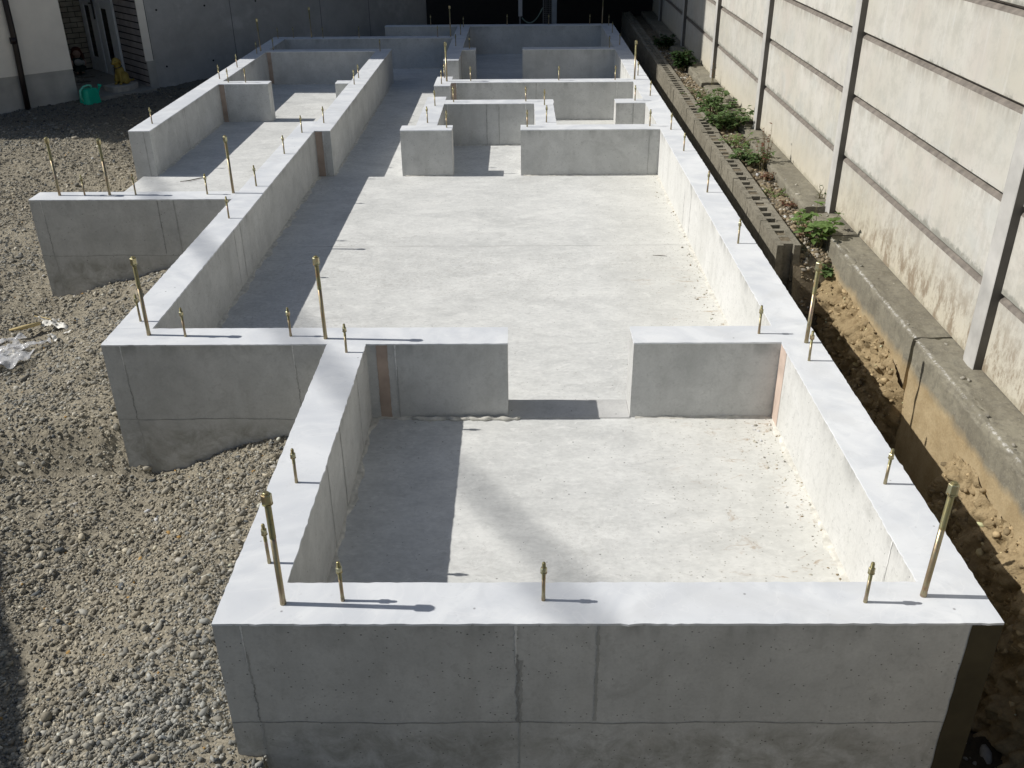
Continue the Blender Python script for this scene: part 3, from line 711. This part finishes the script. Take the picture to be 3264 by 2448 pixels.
# planting strip between block wall and kerb, and cut soil bank
def strip_z(x, y): return -.098+.02*vnoise(x, y, 4, 9)+.018*vnoise(x, y, 16, 10)+.010*vnoise(x, y, 45, 11)-.55*sstep(2.82, 2.62, y)-.04*sstep(3.2, 2.85, y)
Vp, Fp = patch(np.arange(2.14, 2.44, .01), np.arange(2.5, 13, .016), lambda x, y: strip_z(x, y))
Vp[:, 0] += .0135*(Vp[:, 1]-2.4)
structure(np_mesh('planting_strip', Vp, Fp, M['planter'], smooth=True))
r = np.random.default_rng(44); n = 2600
yy = 2.6+r.uniform(0, 1, n)**1.3*7; xx = 2.185+r.uniform(0, .15, n); zz = strip_z(xx, yy); xx = xx+.0135*(yy-2.4)
cc = np.where(r.uniform(0, 1, (n, 1)) < .2, np.array([[.46, .42, .35]]), np.array([[.27, .215, .14]]))*np.exp(r.normal(0, .3, (n, 1)))
pa = [scatter(np.stack([xx, yy, zz], 1), .005+.014*r.uniform(0, 1, n)**2.5, np.clip(cc, .03, .6), 1, seed=45)]
n = 130; yk = .2+r.uniform(0, 1, n)*8; xk = 2.345+r.uniform(0, .11, n)+.0125*(yk-1.5); ck = np.array([[.33, .31, .26]])*np.exp(r.normal(0, .45, (n, 1)))
pa.append(scatter(np.stack([xk, yk, np.full(n, -.044)], 1), .002+.010*r.uniform(0, 1, n)**4, np.clip(ck, .04, .65), 1, seed=46))
Vq, Fq, Cq = join_np(pa); o = np_mesh('strip_gravel', Vq, Fq, M['stone'], col=Cq); o['kind'] = 'stuff'; tag(o, 'pebbles and rubble in the planting strip behind the block wall', 'pebbles')

def bank_mesh(y0, y1, prof, seed):
    ysb = np.linspace(y0, y1, int((y1-y0)/.009)); ss = np.linspace(0, 1, 64)
    Y, Sg = np.meshgrid(ysb, ss, indexing='ij')
    zt = np.interp(Y, [p[0] for p in prof], [p[1] for p in prof])
    Z = zt+(-.95-zt)*Sg
    base = 2.322-.008-.045*sstep(.15, 1, Sg)-.022*sstep(.0, .2, Sg)
    base = base+.012*sstep(.12, 0, Sg)
    nz = .055*vnoise(Y, Z, 7, seed)+.060*vnoise(Y, Z, 17, seed+1)+.045*vnoise(Y, Z, 40, seed+2)-.08*np.abs(vnoise(Y, Z, 26, seed+3))+.010*vnoise(Y, Z, 95, seed+4)
    fade = sstep(0, .06, Y-y0)*sstep(0, .06, y1-Y)
    X = base+nz*(.35+.65*sstep(0, .1, Sg))+.05*(1-fade)+.0125*(Y-1.5)
    nY, nS = Y.shape
    V = np.stack([X.ravel(), Y.ravel(), Z.ravel()], 1); i = (np.arange(nY-1)[:, None]*nS+np.arange(nS-1)[None]).ravel()
    return V, np.stack([i, i+1, i+nS+1, i+nS], 1)
va, fa = bank_mesh(1.63, 2.95, [(1.63, -.40), (1.67, -.28), (1.72, -.235), (1.85, -.20), (2.1, -.187), (2.4, -.19), (2.7, -.19), (2.95, -.17)], 51)
vb_, fb_ = bank_mesh(-1.6, 1.215, [(-1.6, -.25), (.3, -.24), (.66, -.236), (.84, -.253), (1.0, -.216), (1.16, -.25), (1.19, -.33), (1.215, -.45)], 61)
structure(np_mesh('soil_bank', np.vstack([va, vb_]), np.vstack([fa, fb_+len(va)]), M['bank'], smooth=True))

r = np.random.default_rng(81); allb = np.vstack([va, vb_]); pick = r.choice(len(allb), 5200); Pb = allb[pick]+r.normal(0, .004, (5200, 3))
Pb = Pb[Pb[:, 2] > -.62]; nb = len(Pb); cb_ = np.array([[.40, .305, .175]])*np.exp(r.normal(0, .32, (nb, 1)))
Vc, Fc, Cc = scatter(Pb, .0025+.013*r.uniform(0, 1, nb)**3, np.clip(cb_, .03, .6), 1, seed=82, ang=.3, sink=.45)
o = np_mesh('bank_clods', Vc, Fc, M['stone'], col=Cc); o['kind'] = 'stuff'; tag(o, 'ochre clods and pebbles stuck in the cut soil bank', 'clods')
r = np.random.default_rng(83); n = 520; wc = r.integers(0, 2, n)
yc = np.where(wc == 0, r.uniform(.16, 1.55, n), r.uniform(1.73, 5.1, n)); xc = 1.764-.11*r.uniform(0, 1, n)**2.2
cc = np.array([[.55, .52, .44]])*np.exp(r.normal(0, .35, (n, 1))); cc[r.uniform(0, 1, n) < .22] = (.30, .24, .15)
Vc, Fc, Cc = scatter(np.stack([xc, yc, np.full(n, -.3355)], 1), .0016+.006*r.uniform(0, 1, n)**3.5, np.clip(cc, .04, .7), 1, seed=84, ang=.3)
o = np_mesh('mortar_crumbs', Vc, Fc, M['stone'], col=Cc); o['kind'] = 'stuff'; tag(o, 'crumbs of mortar and dirt along the foot of the right wall', 'crumbs')

# ------------------------------------------------------------------ weeds
def leaf(mb, p, d, up, L, wd, mi=0, fold=.25):
    d = Vector(d).normalized(); s = d.cross(Vector(up)).normalized(); n = s.cross(d).normalized(); p = Vector(p)
    pr = [(0, 0), (.22, .62), (.48, 1.0), (.75, .72), (1, 0)]
    mid = [p+d*L*t-n*L*.22*t*t for t, _ in pr]
    for sg in (1, -1):
        ed = [p+d*L*t+s*sg*wd*w*.5+n*(wd*w*fold*.5)-n*L*.22*t*t for t, w in pr]
        for i in range(4):
            q = [mid[i], mid[i+1], ed[i+1], ed[i]]
            if i == 0: q = [mid[0], mid[1], ed[1]]
            if i == 3: q = [mid[3], mid[4], ed[3]]
            mb.face(q if sg > 0 else q[::-1], mi)
def weed(name, label, base, nst, h, spread, nl, L, mat, stem='stem', seed=0, group='weeds growing along the block wall and kerb', lean=(0, 0), compound=False, droop=.2):
    r = random.Random(seed); t = thing(name, label, 'weed', base, 0, group); st = MB(); lf = MB()
    for i in range(nst):
        a = r.uniform(0, 6.28); rd = spread*math.sqrt(r.random()); hh = h*r.uniform(.45, 1.05)
        x0, y0 = rd*.35*math.cos(a), rd*.35*math.sin(a); x1, y1 = rd*math.cos(a)+lean[0]*hh, rd*math.sin(a)+lean[1]*hh
        pts = [(x0+(x1-x0)*q+r.uniform(-.006, .006), y0+(y1-y0)*q*q+r.uniform(-.006, .006), hh*(q-droop*q**3)) for q in (0, .25, .5, .75, 1)]
        st.tube(pts, [.0022, .002, .0018, .0014, .0008], 5)
        for k in range(nl):
            q = r.uniform(.3, 1); j = min(int(q*4), 3); f = q*4-j
            p = Vector(pts[j]).lerp(Vector(pts[j+1]), f); b = r.uniform(0, 6.28)
            for c in ((-.7, 0, .7) if compound else (0,)):
                d = (math.cos(b+c), math.sin(b+c), r.uniform(-.25, .5)); ll = L*r.uniform(.55, 1.15)
                leaf(lf, p, d, (r.uniform(-.3, .3), r.uniform(-.3, .3), 1), ll, ll*r.uniform(.5, .72))
    st.build('stem', M[stem], t); lf.build('leaves', M[mat], t); return t
sx = lambda y, o=0: 2.255+o+.0135*(y-2.4)
weed('weed', 'big bushy green weed clump spilling over the block wall, largest of the weeds', (sx(5.35, .0), 5.45, -.09), 52, .20, .21, 7, .038, 'leaf', seed=1, compound=True)
weed('weed', 'green weed clump reaching toward the far end of the big clump', (sx(6.05, .03), 6.02, -.09), 30, .18, .19, 7, .038, 'leaf', seed=2, compound=True)
weed('weed', 'low sparse green weed trailing below the big clump', (sx(4.95), 4.98, -.09), 30, .09, .19, 7, .024, 'leaf2', seed=3)
weed('weed', 'small leafy green weed beside the red stemmed plant', (sx(4.4), 4.47, -.09), 26, .13, .15, 7, .034, 'leaf', seed=4, compound=True)
weed('red_weed', 'thin reddish weed with upright dry stems by the kerb', (sx(4.35, .06), 4.33, -.09), 9, .30, .07, 11, .022, 'leafr', seed=5, droop=.05)
weed('weed', 'dry brown seedling cluster at the foot of the red stems', (sx(4.1, .03), 4.12, -.1), 18, .07, .08, 7, .020, 'leafr', seed=6)
weed('weed', 'broad leaved green weed at the near end of the block wall', (sx(2.92, .03), 2.97, -.12), 12, .26, .15, 5, .054, 'leaf2', seed=7, compound=True)
weed('weed', 'dark drooping leaves hanging below the broken kerb end', (sx(2.8, .04), 2.78, -.22), 9, .10, .06, 6, .045, 'leaf', seed=8)
weed('weed', 'small yellowish seedling patch in the pebbles near the block wall end', (sx(3.2, .03), 3.22, -.1), 16, .07, .07, 6, .022, 'leaf2', seed=9)
weed('weed', 'round leaved weed drooping over the kerb beside the middle fence post', (2.43, 6.33, -.04), 7, .20, .10, 3, .055, 'leaf', seed=10, droop=.5)
weed('weed', 'shaded dark green weed clump where the house shadow begins', (sx(7.75, .04), 7.95, -.09), 34, .24, .12, 9, .048, 'leafd', seed=12, compound=True)
weed('weed', 'deeply shaded weed farthest along the block wall', (sx(9.2, .02), 9.3, -.09), 24, .20, .14, 9, .045, 'leafd', seed=13, compound=True)
weed('red_weed', 'single leggy red sprig above the kerb near the shadow edge', (2.47, 6.95, -.04), 3, .22, .04, 5, .022, 'leafr', seed=14, droop=.05)
weed('weed', 'straggly yellow green seedlings between the red plant and the pebbles', (sx(3.8, .0), 3.8, -.1), 22, .05, .14, 6, .018, 'leaf2', seed=17)
weed('red_weed', 'dry brown leaf litter plant at the kerb foot near the block wall end', (sx(3.1, .06), 3.08, -.1), 20, .05, .10, 8, .022, 'leafr', seed=18)
weed('weed', 'thin trailing weed strung along the strip beyond the big clump', (sx(6.6, .04), 6.65, -.09), 24, .08, .22, 6, .026, 'leaf', seed=19)
weed('weed', 'tiny wiry grass sprig against the fence beyond the nearest full post', (2.48, 3.55, -.04), 4, .10, .02, 3, .018, 'leafd', seed=15, droop=.1)
weed('red_weed', 'red seedling cushion in the pebbles midway along the strip', (sx(3.5, .05), 3.55, -.1), 16, .06, .09, 8, .020, 'leafr', seed=16)

# ------------------------------------------------------------------ plastic scrap on the gravel
PF = NT('clear_film', .12, spec=.6); PF.b.inputs['Base Color'].default_value = (.82, .83, .85, 1)
PF.b.inputs['Alpha'].default_value = .5; PF.bump(PF.noise(30, 4, .6), .8, .01)
WP = plain('white_film', (.70, .68, .62), .5, var=.2, scale=20); TW = plain('straw_twig', (.55, .44, .22), .8)
ps = thing('plastic_scrap', 'torn scrap of clear and white plastic sheeting lying on the gravel', 'plastic', (-1.83, 2.72, -.56))
def film(mb, x, y, L, w, a, seed, h=.03):
    r = np.random.default_rng(seed); o = r.uniform(0, 50)
    ca, sa = math.cos(a), math.sin(a)
    def fn(u, v):
        p = (u-.5)*L; q = (v-.5)*w*(1+.6*float(vnoise(np.array(u*5+o), np.array(0.), 1, seed)))+.25*w*math.sin(u*7+o)
        z = .022+h*(float(vnoise(np.array(p*30+o), np.array(q*30), 1, seed))+.5)+.5*h*float(vnoise(np.array(p*70+o), np.array(q*70), 1, seed+1))
        return (x+p*ca-q*sa, y+p*sa+q*ca, z)
    mb.grid(fn, 26, 10)
c1 = MB()
for k, q in enumerate(((-.12, -.16, .30, .12, .7), (-.02, -.22, .24, .13, .2), (-.14, -.05, .28, .05, 1.0), (.02, -.06, .22, .05, .5), (-.2, -.27, .30, .07, .35))): film(c1, *q, 70+k)
c1.build('clear_film', PF.m, ps, smooth=True)
c2 = MB()
for k, q in enumerate(((.02, .20, .09, .05, .2), (.11, .16, .16, .035, -.5), (-.16, -.28, .22, .02, .2), (.12, .02, .11, .022, -.7), (.0, .24, .17, .012, -.35), (.2, .09, .1, .015, .5), (-.05, -.2, .12, .03, .5))): film(c2, *q, 90+k, .035)
c2.build('white_film', WP, ps, smooth=True)
c3 = MB(); c3.tube([(-.17, .13, .03), (-.1, .16, .035), (-.03, .2, .04)], [.006, .012, .010], 8); c3.tube([(-.12, .32, .03), (-.03, .26, .045), (.06, .22, .04)], [.002, .003, .003], 6); c3.build('twig', TW, ps, smooth=True)

# ------------------------------------------------------------------ house at the left (local frame turned 43 degrees)
HO = (-4.12, 8.9, 0.0); HR = R(43)
HS = thing('stucco_house', 'cream stucco house with grey plinth, brick porch recess and white door', 'house', HO, HR)
hm = dict(stucco=plain('cream_stucco', (.80, .75, .66), .9, var=.06, scale=5), plinth=plain('grey_plinth', (.40, .385, .35), .9, var=.18, scale=5),
          white=plain('white_door_paint', (.80, .81, .80), .5, var=.05), glass=plain('dark_door_glass', (.012, .013, .016), .1), pipe=plain('dark_brown_pipe', (.018, .012, .012), .35),
          cement=concrete_side('old_formed_wall', (.36, .35, .33), (.46, .45, .43), bands=False), roof=plain('roof_metal', (.10, .10, .11), .5), black=plain('black_metal', (.02, .02, .022), .4))
def brick_mat(name, c0, c1, mort):
    n = NT(name, .9); bt = n.t.nodes.new('ShaderNodeTexBrick'); n.t.links.new(n.co.outputs['Object'], bt.inputs[0]); return n, bt
def bricks(mb, plane, lo, hi, fixed, z0, z1, h, w, mi=0, depth=.006):
    row = 0; z = z0
    while z < z1:
        o = 0 if row % 2 == 0 else -w/2; a = lo+o
        while a < hi:
            p, q = max(a+.004, lo), min(a+w-.004, hi)
            if q-p > .012:
                if plane == 'back': mb.box(p, q, fixed-depth, fixed+.01, z+.004, z+h-.004, mi)
                else: mb.box(fixed-depth, fixed+.01, p, q, z+.0075, z+h-.0075, mi)
            a += w
        z += h; row += 1
bk = plain('old_buff_brick', (.32, .285, .22), .9, var=.3, scale=9); bm_ = plain('dark_mortar', (.028, .026, .024), .95); bk2 = plain('mauve_brick', (.30, .27, .26), .9, var=.2, scale=8)
b = MB(); b.box(-2.4, 0, 0, 3.0, -.195, 1.95); b.build('stucco_wall', hm['stucco'], HS)
b = MB(); b.box(-2.4, 0, .004, 3.0, -.9, -.1955); b.build('plinth', hm['plinth'], HS)
b = MB(); b.box(-2.5, .06, -.12, 3.1, 1.951, 2.06); b.build('wing_roof', hm['roof'], HS)
b = MB(); b.tube([(-.566, -.04, -.62), (-.548, -.04, -.2), (-.530, -.04, .2), (-.522, -.04, 1.95)], .030, 14)
b.tube([(-.541, -.04, .13), (-.540, -.04, .19)], .036, 14); b.tube([(-.525, -.04, 1.2), (-.525, -.04, 1.26)], .036, 14); b.build('downpipe', hm['pipe'], HS, smooth=True)
b = MB(); b.box(0, .87, 1.83, 1.95, -.9, 1.95, 1); bricks(b, 'back', .002, .868, 1.83, -.5, 1.9, .062, .155); b.build('brick_back_wall', [bk, bm_], HS)
b = MB(); b.box(.87, .96, .1, .775, -.9, 1.95, 1); bricks(b, 'side', .105, .77, .87, -.62, 1.9, .0735, .30, depth=.004); b.build('brick_pier', [bk2, bm_], HS)
b = MB(); b.box(.858, .948, .085, .0995, -.225, 1.95); b.build('white_corner_trim', hm['stucco'], HS)
b = MB(); b.box(.865, .96, .078, .0995, -.9, -.2255); b.build('trim_base', hm['plinth'], HS)
b = MB(); b.box(.862, .96, .776, 1.829, -.52, 1.55); dr = b.build('front_door', hm['white'], HS)
b = MB()
for y0, y1 in ((.79, .985), (1.17, 1.30), (1.34, 1.52), (1.69, 1.80)): b.box(.850, .8615, y0, y1, -.51, 1.5)
b.box(.852, .8615, .79, 1.80, .27, .36); b.box(.852, .8615, .986, 1.169, -.50, -.34); b.box(.852, .8615, 1.521, 1.689, -.50, -.345); b.build('door_stile', hm['white'], dr)
b = MB(); b.box(.858, .8613, 1.0, 1.16, -.335, .265); b.build('door_glass', hm['glass'], dr)
b = MB(); b.box(.858, .8613, 1.535, 1.675, -.34, .265); b.build('door_glass', hm['glass'], dr)
b = MB(); b.tube([(.83, 1.33, .13), (.83, 1.33, .45)], .012, 8); b.tube([(.84, 1.47, .30), (.83, 1.33, .31)], .008, 8); b.build('door_handle', hm['black'], dr)
b = MB(); b.box(.945, 5.6, .1005, 1.1, -.9, 3.2); gw = b.build('grey_side_wall', hm['cement'], HS)
b = MB()
for a in (2.0, 3.25, 4.0): b.box(a, a+.010, .0985, .1001, -.7, 2.2)
b.build('wall_joint', plain('wall_joint_grey', (.20, .20, .19), .9), gw)
b = MB()
for a, z in ((1.09, .31), (1.68, .31), (1.10, -.31), (1.69, -.31), (2.9, .31), (2.35, .31), (2.36, -.31)): b.tube([(a, .0975, z), (a, .1005, z)], .012, 10)
b.build('tie_hole', hm['black'], gw)
b = MB(); b.box(.02, .868, -.06, 1.83, -.9, -.515); b.build('porch_floor', plain('porch_concrete', (.30, .28, .24), .9), HS)
b = MB(); b.box(.02, .45, 1.35, 1.82, -.514, -.44); b.build('porch_step', hm['plinth'], HS)
# upper storeys set back above the wing: the part whose shadow crosses the yard
cu, su = math.cos(HR), math.sin(HR)
def to_local(x, y): dx, dy = x-HO[0], y-HO[1]; return dx*cu+dy*su, -dx*su+dy*cu
lx, ly = to_local(-6.6, 8.46)
b = MB(); b.box(lx, lx+7.0, ly, ly+6, 2.061, 9.4); b.build('upper_storey', hm['stucco'], HS)
b = MB(); b.box(lx-.0, lx+7.2, ly+.02, ly+6.2, 9.401, 9.6); b.build('roof', hm['roof'], HS)

# near-black backdrop added where a shaded gap lies behind the plot
NB = thing('dark_gap_backdrop', 'near-black backdrop wall added for the shaded gap behind the far wall', 'building', (0, 0, 0))
dk = plain('gap_shade_black', (.022, .021, .021), .9)  # near-black colour carries the shade of the gap
b = MB(); b.box(-.55, 6.5, 12.35, 15, -1, 3.4); b.build('wall', dk, NB)  # added backdrop standing in for the shaded gap
b = MB(); b.box(-.2, 6.5, 10.95, 12.349, .95, 1.05); b.build('added_canopy', dk, NB)  # canopy added above the view only to darken the far corner
b = MB(); b.box(.74, .79, 11.17, 11.24, .04, .95); dp = b.build('downpipe', plain('pale_grey_pvc', (.34, .35, .37), .5), NB)
b = MB(); b.box(.75, .77, 11.18, 11.2, -.6, .039); b.build('pipe_stub', plain('grey_pvc', (.16, .16, .17), .5), dp)
b = MB(); b.box(1.17, 1.232, 11.17, 11.24, -.7, .95); b.build('pale_post', plain('aluminium_post', (.22, .25, .28), .5), NB)
tr = MB(); gm = plain('grey_wire', (.16, .165, .17), .6)
for xx_ in (1.055, 1.085, 1.105, 1.14, 1.16): tr.box(xx_, xx_+(.011 if xx_ < 1.06 else .003), 11.2, 11.21, -.7, .9)
for i in range(64): tr.box(1.056, 1.165, 11.195, 11.199, -.6+i*.023, -.597+i*.023)
tag(tr.build('wire_trellis', gm), 'narrow wire mesh trellis standing beside the pale post in the dark', 'trellis')
hs = MB(); hs.tube([(.785+.267*t, 11.19, -.035+.115*(2*t-.7)**2-.02*t) for t in np.linspace(0, 1, 14)], .008, 8)
tag(hs.build('garden_hose', plain('green_hose', (.16, .22, .19), .5), smooth=True), 'sagging greenish hose hanging in the dark behind the far wall', 'hose')

# ------------------------------------------------------------------ things by the porch
def blob(name, balls, mat, parent, voxel=.008):
    import bmesh
    bm = bmesh.new()
    for c, r_, s in balls:
        g_ = bmesh.ops.create_icosphere(bm, subdivisions=2, radius=r_)
        for v in g_['verts']: v.co = Vector((v.co.x*s[0], v.co.y*s[1], v.co.z*s[2]))+Vector(c)
    me = bpy.data.meshes.new(name); bm.to_mesh(me); bm.free(); me.materials.append(mat)
    o = link(bpy.data.objects.new(name, me), parent)
    md = o.modifiers.new('remesh', 'REMESH'); md.mode = 'VOXEL'; md.voxel_size = voxel; md.use_smooth_shade = True
    sm2 = o.modifiers.new('smooth', 'SMOOTH'); sm2.iterations = 2; sm2.factor = .5
    return o
def hw(a, b_, z): return (HO[0]+a*cu-b_*su, HO[1]+a*su+b_*cu, z)
stone = thing('stone_slab', 'rough pale stone slab under the dog statue', 'stone', hw(.56, .20, -.515), HR)
b = MB()
out = [(math.cos(t)*.19*(1+.12*math.sin(3*t+1)), math.sin(t)*.15*(1+.15*math.sin(2*t))) for t in np.linspace(0, 2*math.pi, 22)[:-1]]
b.face([(x_, y_, .06) for x_, y_ in out])
for (xa, ya), (xb, yb) in zip(out, out[1:]+out[:1]): b.face([(xa, ya, .06), (xa*.93, ya*.93, -.05), (xb*.93, yb*.93, -.05), (xb, yb, .06)])
b.build('slab_body', plain('pale_stone', (.42, .39, .34), .9, var=.2), stone)
dog = thing('dog_statue', 'ochre sitting dog statue on the stone slab by the porch', 'statue', hw(.615, .235, -.455), HR-R(150))
ochre = plain('ochre_glaze', (.30, .215, .045), .6, var=.2, scale=20)
blob('dog_body', [((0, 0, .07), .075, (1.05, .9, .95)), ((.035, 0, .14), .058, (.95, .9, 1.2)), ((.055, 0, .20), .042, (1, .95, 1.1)), ((.07, 0, .252), .047, (1.05, .92, .95)),
      ((.118, 0, .240), .026, (1.2, .85, .8)), ((.075, .032, .07), .020, (.9, .8, 3.2)), ((.075, -.032, .07), .020, (.9, .8, 3.2)), ((.095, .032, .012), .02, (1.3, .9, .7)), ((.095, -.032, .012), .02, (1.3, .9, .7)),
      ((.02, .062, .04), .045, (1.2, .6, .95)), ((.02, -.062, .04), .045, (1.2, .6, .95)), ((-.075, .02, .02), .022, (1.6, .8, .7)), ((-.11, .045, .025), .016, (1.3, 1.2, .8))], ochre, dog)
blob('dog_ear', [((.058, .046, .245), .022, (.7, .45, 1.5))], plain('ochre_dark', (.20, .13, .03), .6), dog, .005)
blob('dog_ear', [((.058, -.046, .245), .022, (.7, .45, 1.5))], plain('ochre_dark', (.20, .13, .03), .6), dog, .005)
b = MB(); b.lathe([(.004, -.006), (.009, 0), (.004, .006)], 8); b.v = [(v[0]+.149, v[1], v[2]+.246) for v in b.v]; b.build('dog_nose', hm['black'], dog)
b = MB()
for sg in (1, -1): b.lathe([(.003, 0), (.006, .004), (.003, .008)], 8, c=(.108, sg*.022))
b.v = [(v[0], v[1], v[2]+.258) for v in b.v]; b.build('dog_eye', hm['black'], dog)
b = MB(); b.tube([(.055+.045*math.cos(t), .043*math.sin(t), .195+.012*math.cos(t)*-1) for t in np.linspace(0, 2*math.pi, 16)], .005, 6); b.tube([(.104, -.01, .18), (.108, -.012, .15), (.106, -.012, .12)], .007, 6); b.build('dog_collar', hm['black'], dog)

doll = thing('garden_figure', 'small seated doll figure with dark red hair in the porch corner', 'figure', hw(.60, 1.55, -.515), HR-R(110))
skin = plain('doll_skin', (.34, .22, .17), .7)
blob('figure_body', [((0, 0, .10), .07, (1, .9, 1.2)), ((.02, 0, .17), .05, (.9, 1.1, 1)), ((.035, 0, .255), .052, (1, .95, 1.05)), ((.09, .03, .045), .03, (2, .8, .8)), ((.09, -.03, .045), .03, (2, .8, .8)), ((.04, .075, .14), .022, (1.2, .8, 2)), ((.04, -.075, .14), .022, (1.2, .8, 2)), ((.02, 0, .21), .025, (1, 1, 1.2))], skin, doll)
blob('dress', [((.0, 0, .105), .082, (1.05, 1, 1.15)), ((.02, 0, .165), .058, (1, 1.15, .9)), ((.085, .03, .055), .036, (1.7, .9, .9)), ((.085, -.03, .055), .036, (1.7, .9, .9))], plain('dark_green_cloth', (.03, .045, .035), .9), doll)
blob('shirt_front', [((.065, 0, .15), .04, (.8, 1.3, 1.1)), ((.05, .06, .14), .024, (1, 1, 1.4))], plain('white_cloth', (.40, .39, .36), .9), doll)
blob('hair', [((.012, 0, .275), .062, (1, 1.05, .95)), ((-.03, 0, .21), .06, (.8, 1.2, 1.5)), ((-.0, .055, .21), .03, (1, .7, 2)), ((0, -.055, .21), .03, (1, .7, 2))], plain('dark_red_hair', (.09, .03, .018), .9), doll)

can = thing('watering_can', 'bright green plastic watering can at the corner of the cream wall', 'watering can', hw(.075, -.12, -.565), HR+R(25))
gp = plain('green_plastic', (.01, .46, .29), .4, var=.08); gl = plain('pale_green_plastic', (.16, .58, .42), .4, var=.08)
b = MB()
def rrect(hx, hy, rad, n=4):
    P = []
    for cx, cy, a0 in ((hx-rad, hy-rad, 0), (-hx+rad, hy-rad, 90), (-hx+rad, -hy+rad, 180), (hx-rad, -hy+rad, 270)):
        for i in range(n+1): t = R(a0+90*i/n); P.append((cx+rad*math.cos(t), cy+rad*math.sin(t)))
    return P
levels = [(.10, .07, 0), (.103, .073, .02), (.092, .064, .13), (.086, .06, .165), (.06, .045, .172)]
rings = [[(x_, y_, z_) for x_, y_ in rrect(hx, hy, min(hx, hy)*.5)] for hx, hy, z_ in levels]
for ra, rb_ in zip(rings, rings[1:]):
    for i in range(len(ra)): b.face([ra[i], ra[(i+1) % len(ra)], rb_[(i+1) % len(ra)], rb_[i]])
b.face(rings[-1]); b.face(rings[0][::-1]); b.build('can_body', gp, can)
b = MB(); b.tube([(.05, 0, .165), (.045, 0, .195), (.0, 0, .205), (-.06, 0, .20), (-.115, 0, .165), (-.125, 0, .10), (-.095, 0, .05)], .011, 8); b.build('can_handle', gl, can, smooth=True)
b = MB(); b.tube([(.07, 0, .03), (.12, 0, .08), (.165, 0, .16)], [.016, .012, .009], 10); b.tube([(.160, 0, .152), (.178, 0, .18)], [.012, .026], 12); b.build('spout', gp, can, smooth=True)

# ------------------------------------------------------------------ bits left lying on the slab
dw = plain('weathered_stick', (.10, .085, .065), .9)
b = MB(); b.tube([(-1.72, 4.98, -.329), (-1.66, 5.0, -.327), (-1.60, 5.07, -.329), (-1.56, 5.09, -.330)], [.002, .0035, .0035, .002], 7); tag(b.build('stick', dw, smooth=True), 'thin dark stick lying on the porch slab by the wall end', 'stick')
b = MB(); b.tube([(-.50, 2.215, -.3325), (-.44, 2.214, -.332), (-.37, 2.217, -.3325)], [.0025, .004, .002], 6); tag(b.build('splinter', dw, smooth=True), 'dark wood splinter on the shaded slab beside the long left wall', 'splinter')
b = MB(); b.tube([(1.52, 3.42, -.3325), (1.56, 3.416, -.332), (1.60, 3.406, -.3325)], [.001, .002, .001], 6); tag(b.build('splinter', dw, smooth=True), 'dark splinter on the sunny slab near the long right wall', 'splinter')
# ------------------------------------------------------------------ unseen box added beyond the left edge so its shadow clips the gravel
sh_ = thing('shadow_box', 'plain unseen box added at the left to shadow the near gravel', 'shadow caster', (-3.56, .41, -.62), math.atan2(-.85, .53))
b = MB(); b.box(-1.8, 3.2, -2.4, 0, 0, 2.44); b.build('wall', hm['stucco'], sh_)  # body of the added unseen shadow box
b = MB(); b.box(-1.9, 3.3, -2.5, .06, 2.441, 2.52); b.build('roof', hm['roof'], sh_)  # top of the added unseen shadow box
# ------------------------------------------------------------------ overhead service cable (its soft shadow crosses the slab)
cb = MB(); T = 11.0; c0 = Vector((.395-T, .80+T*.045, T*.9)); dv = Vector((.54, -.84, 0))
cb.tube([c0+dv*t+Vector((0, 0, .0006*t*t)) for t in np.linspace(-16, 16, 40)], .023, 10)
tag(cb.build('overhead_cable', hm['black']), 'thick black service cable strung high above the yard', 'cable')
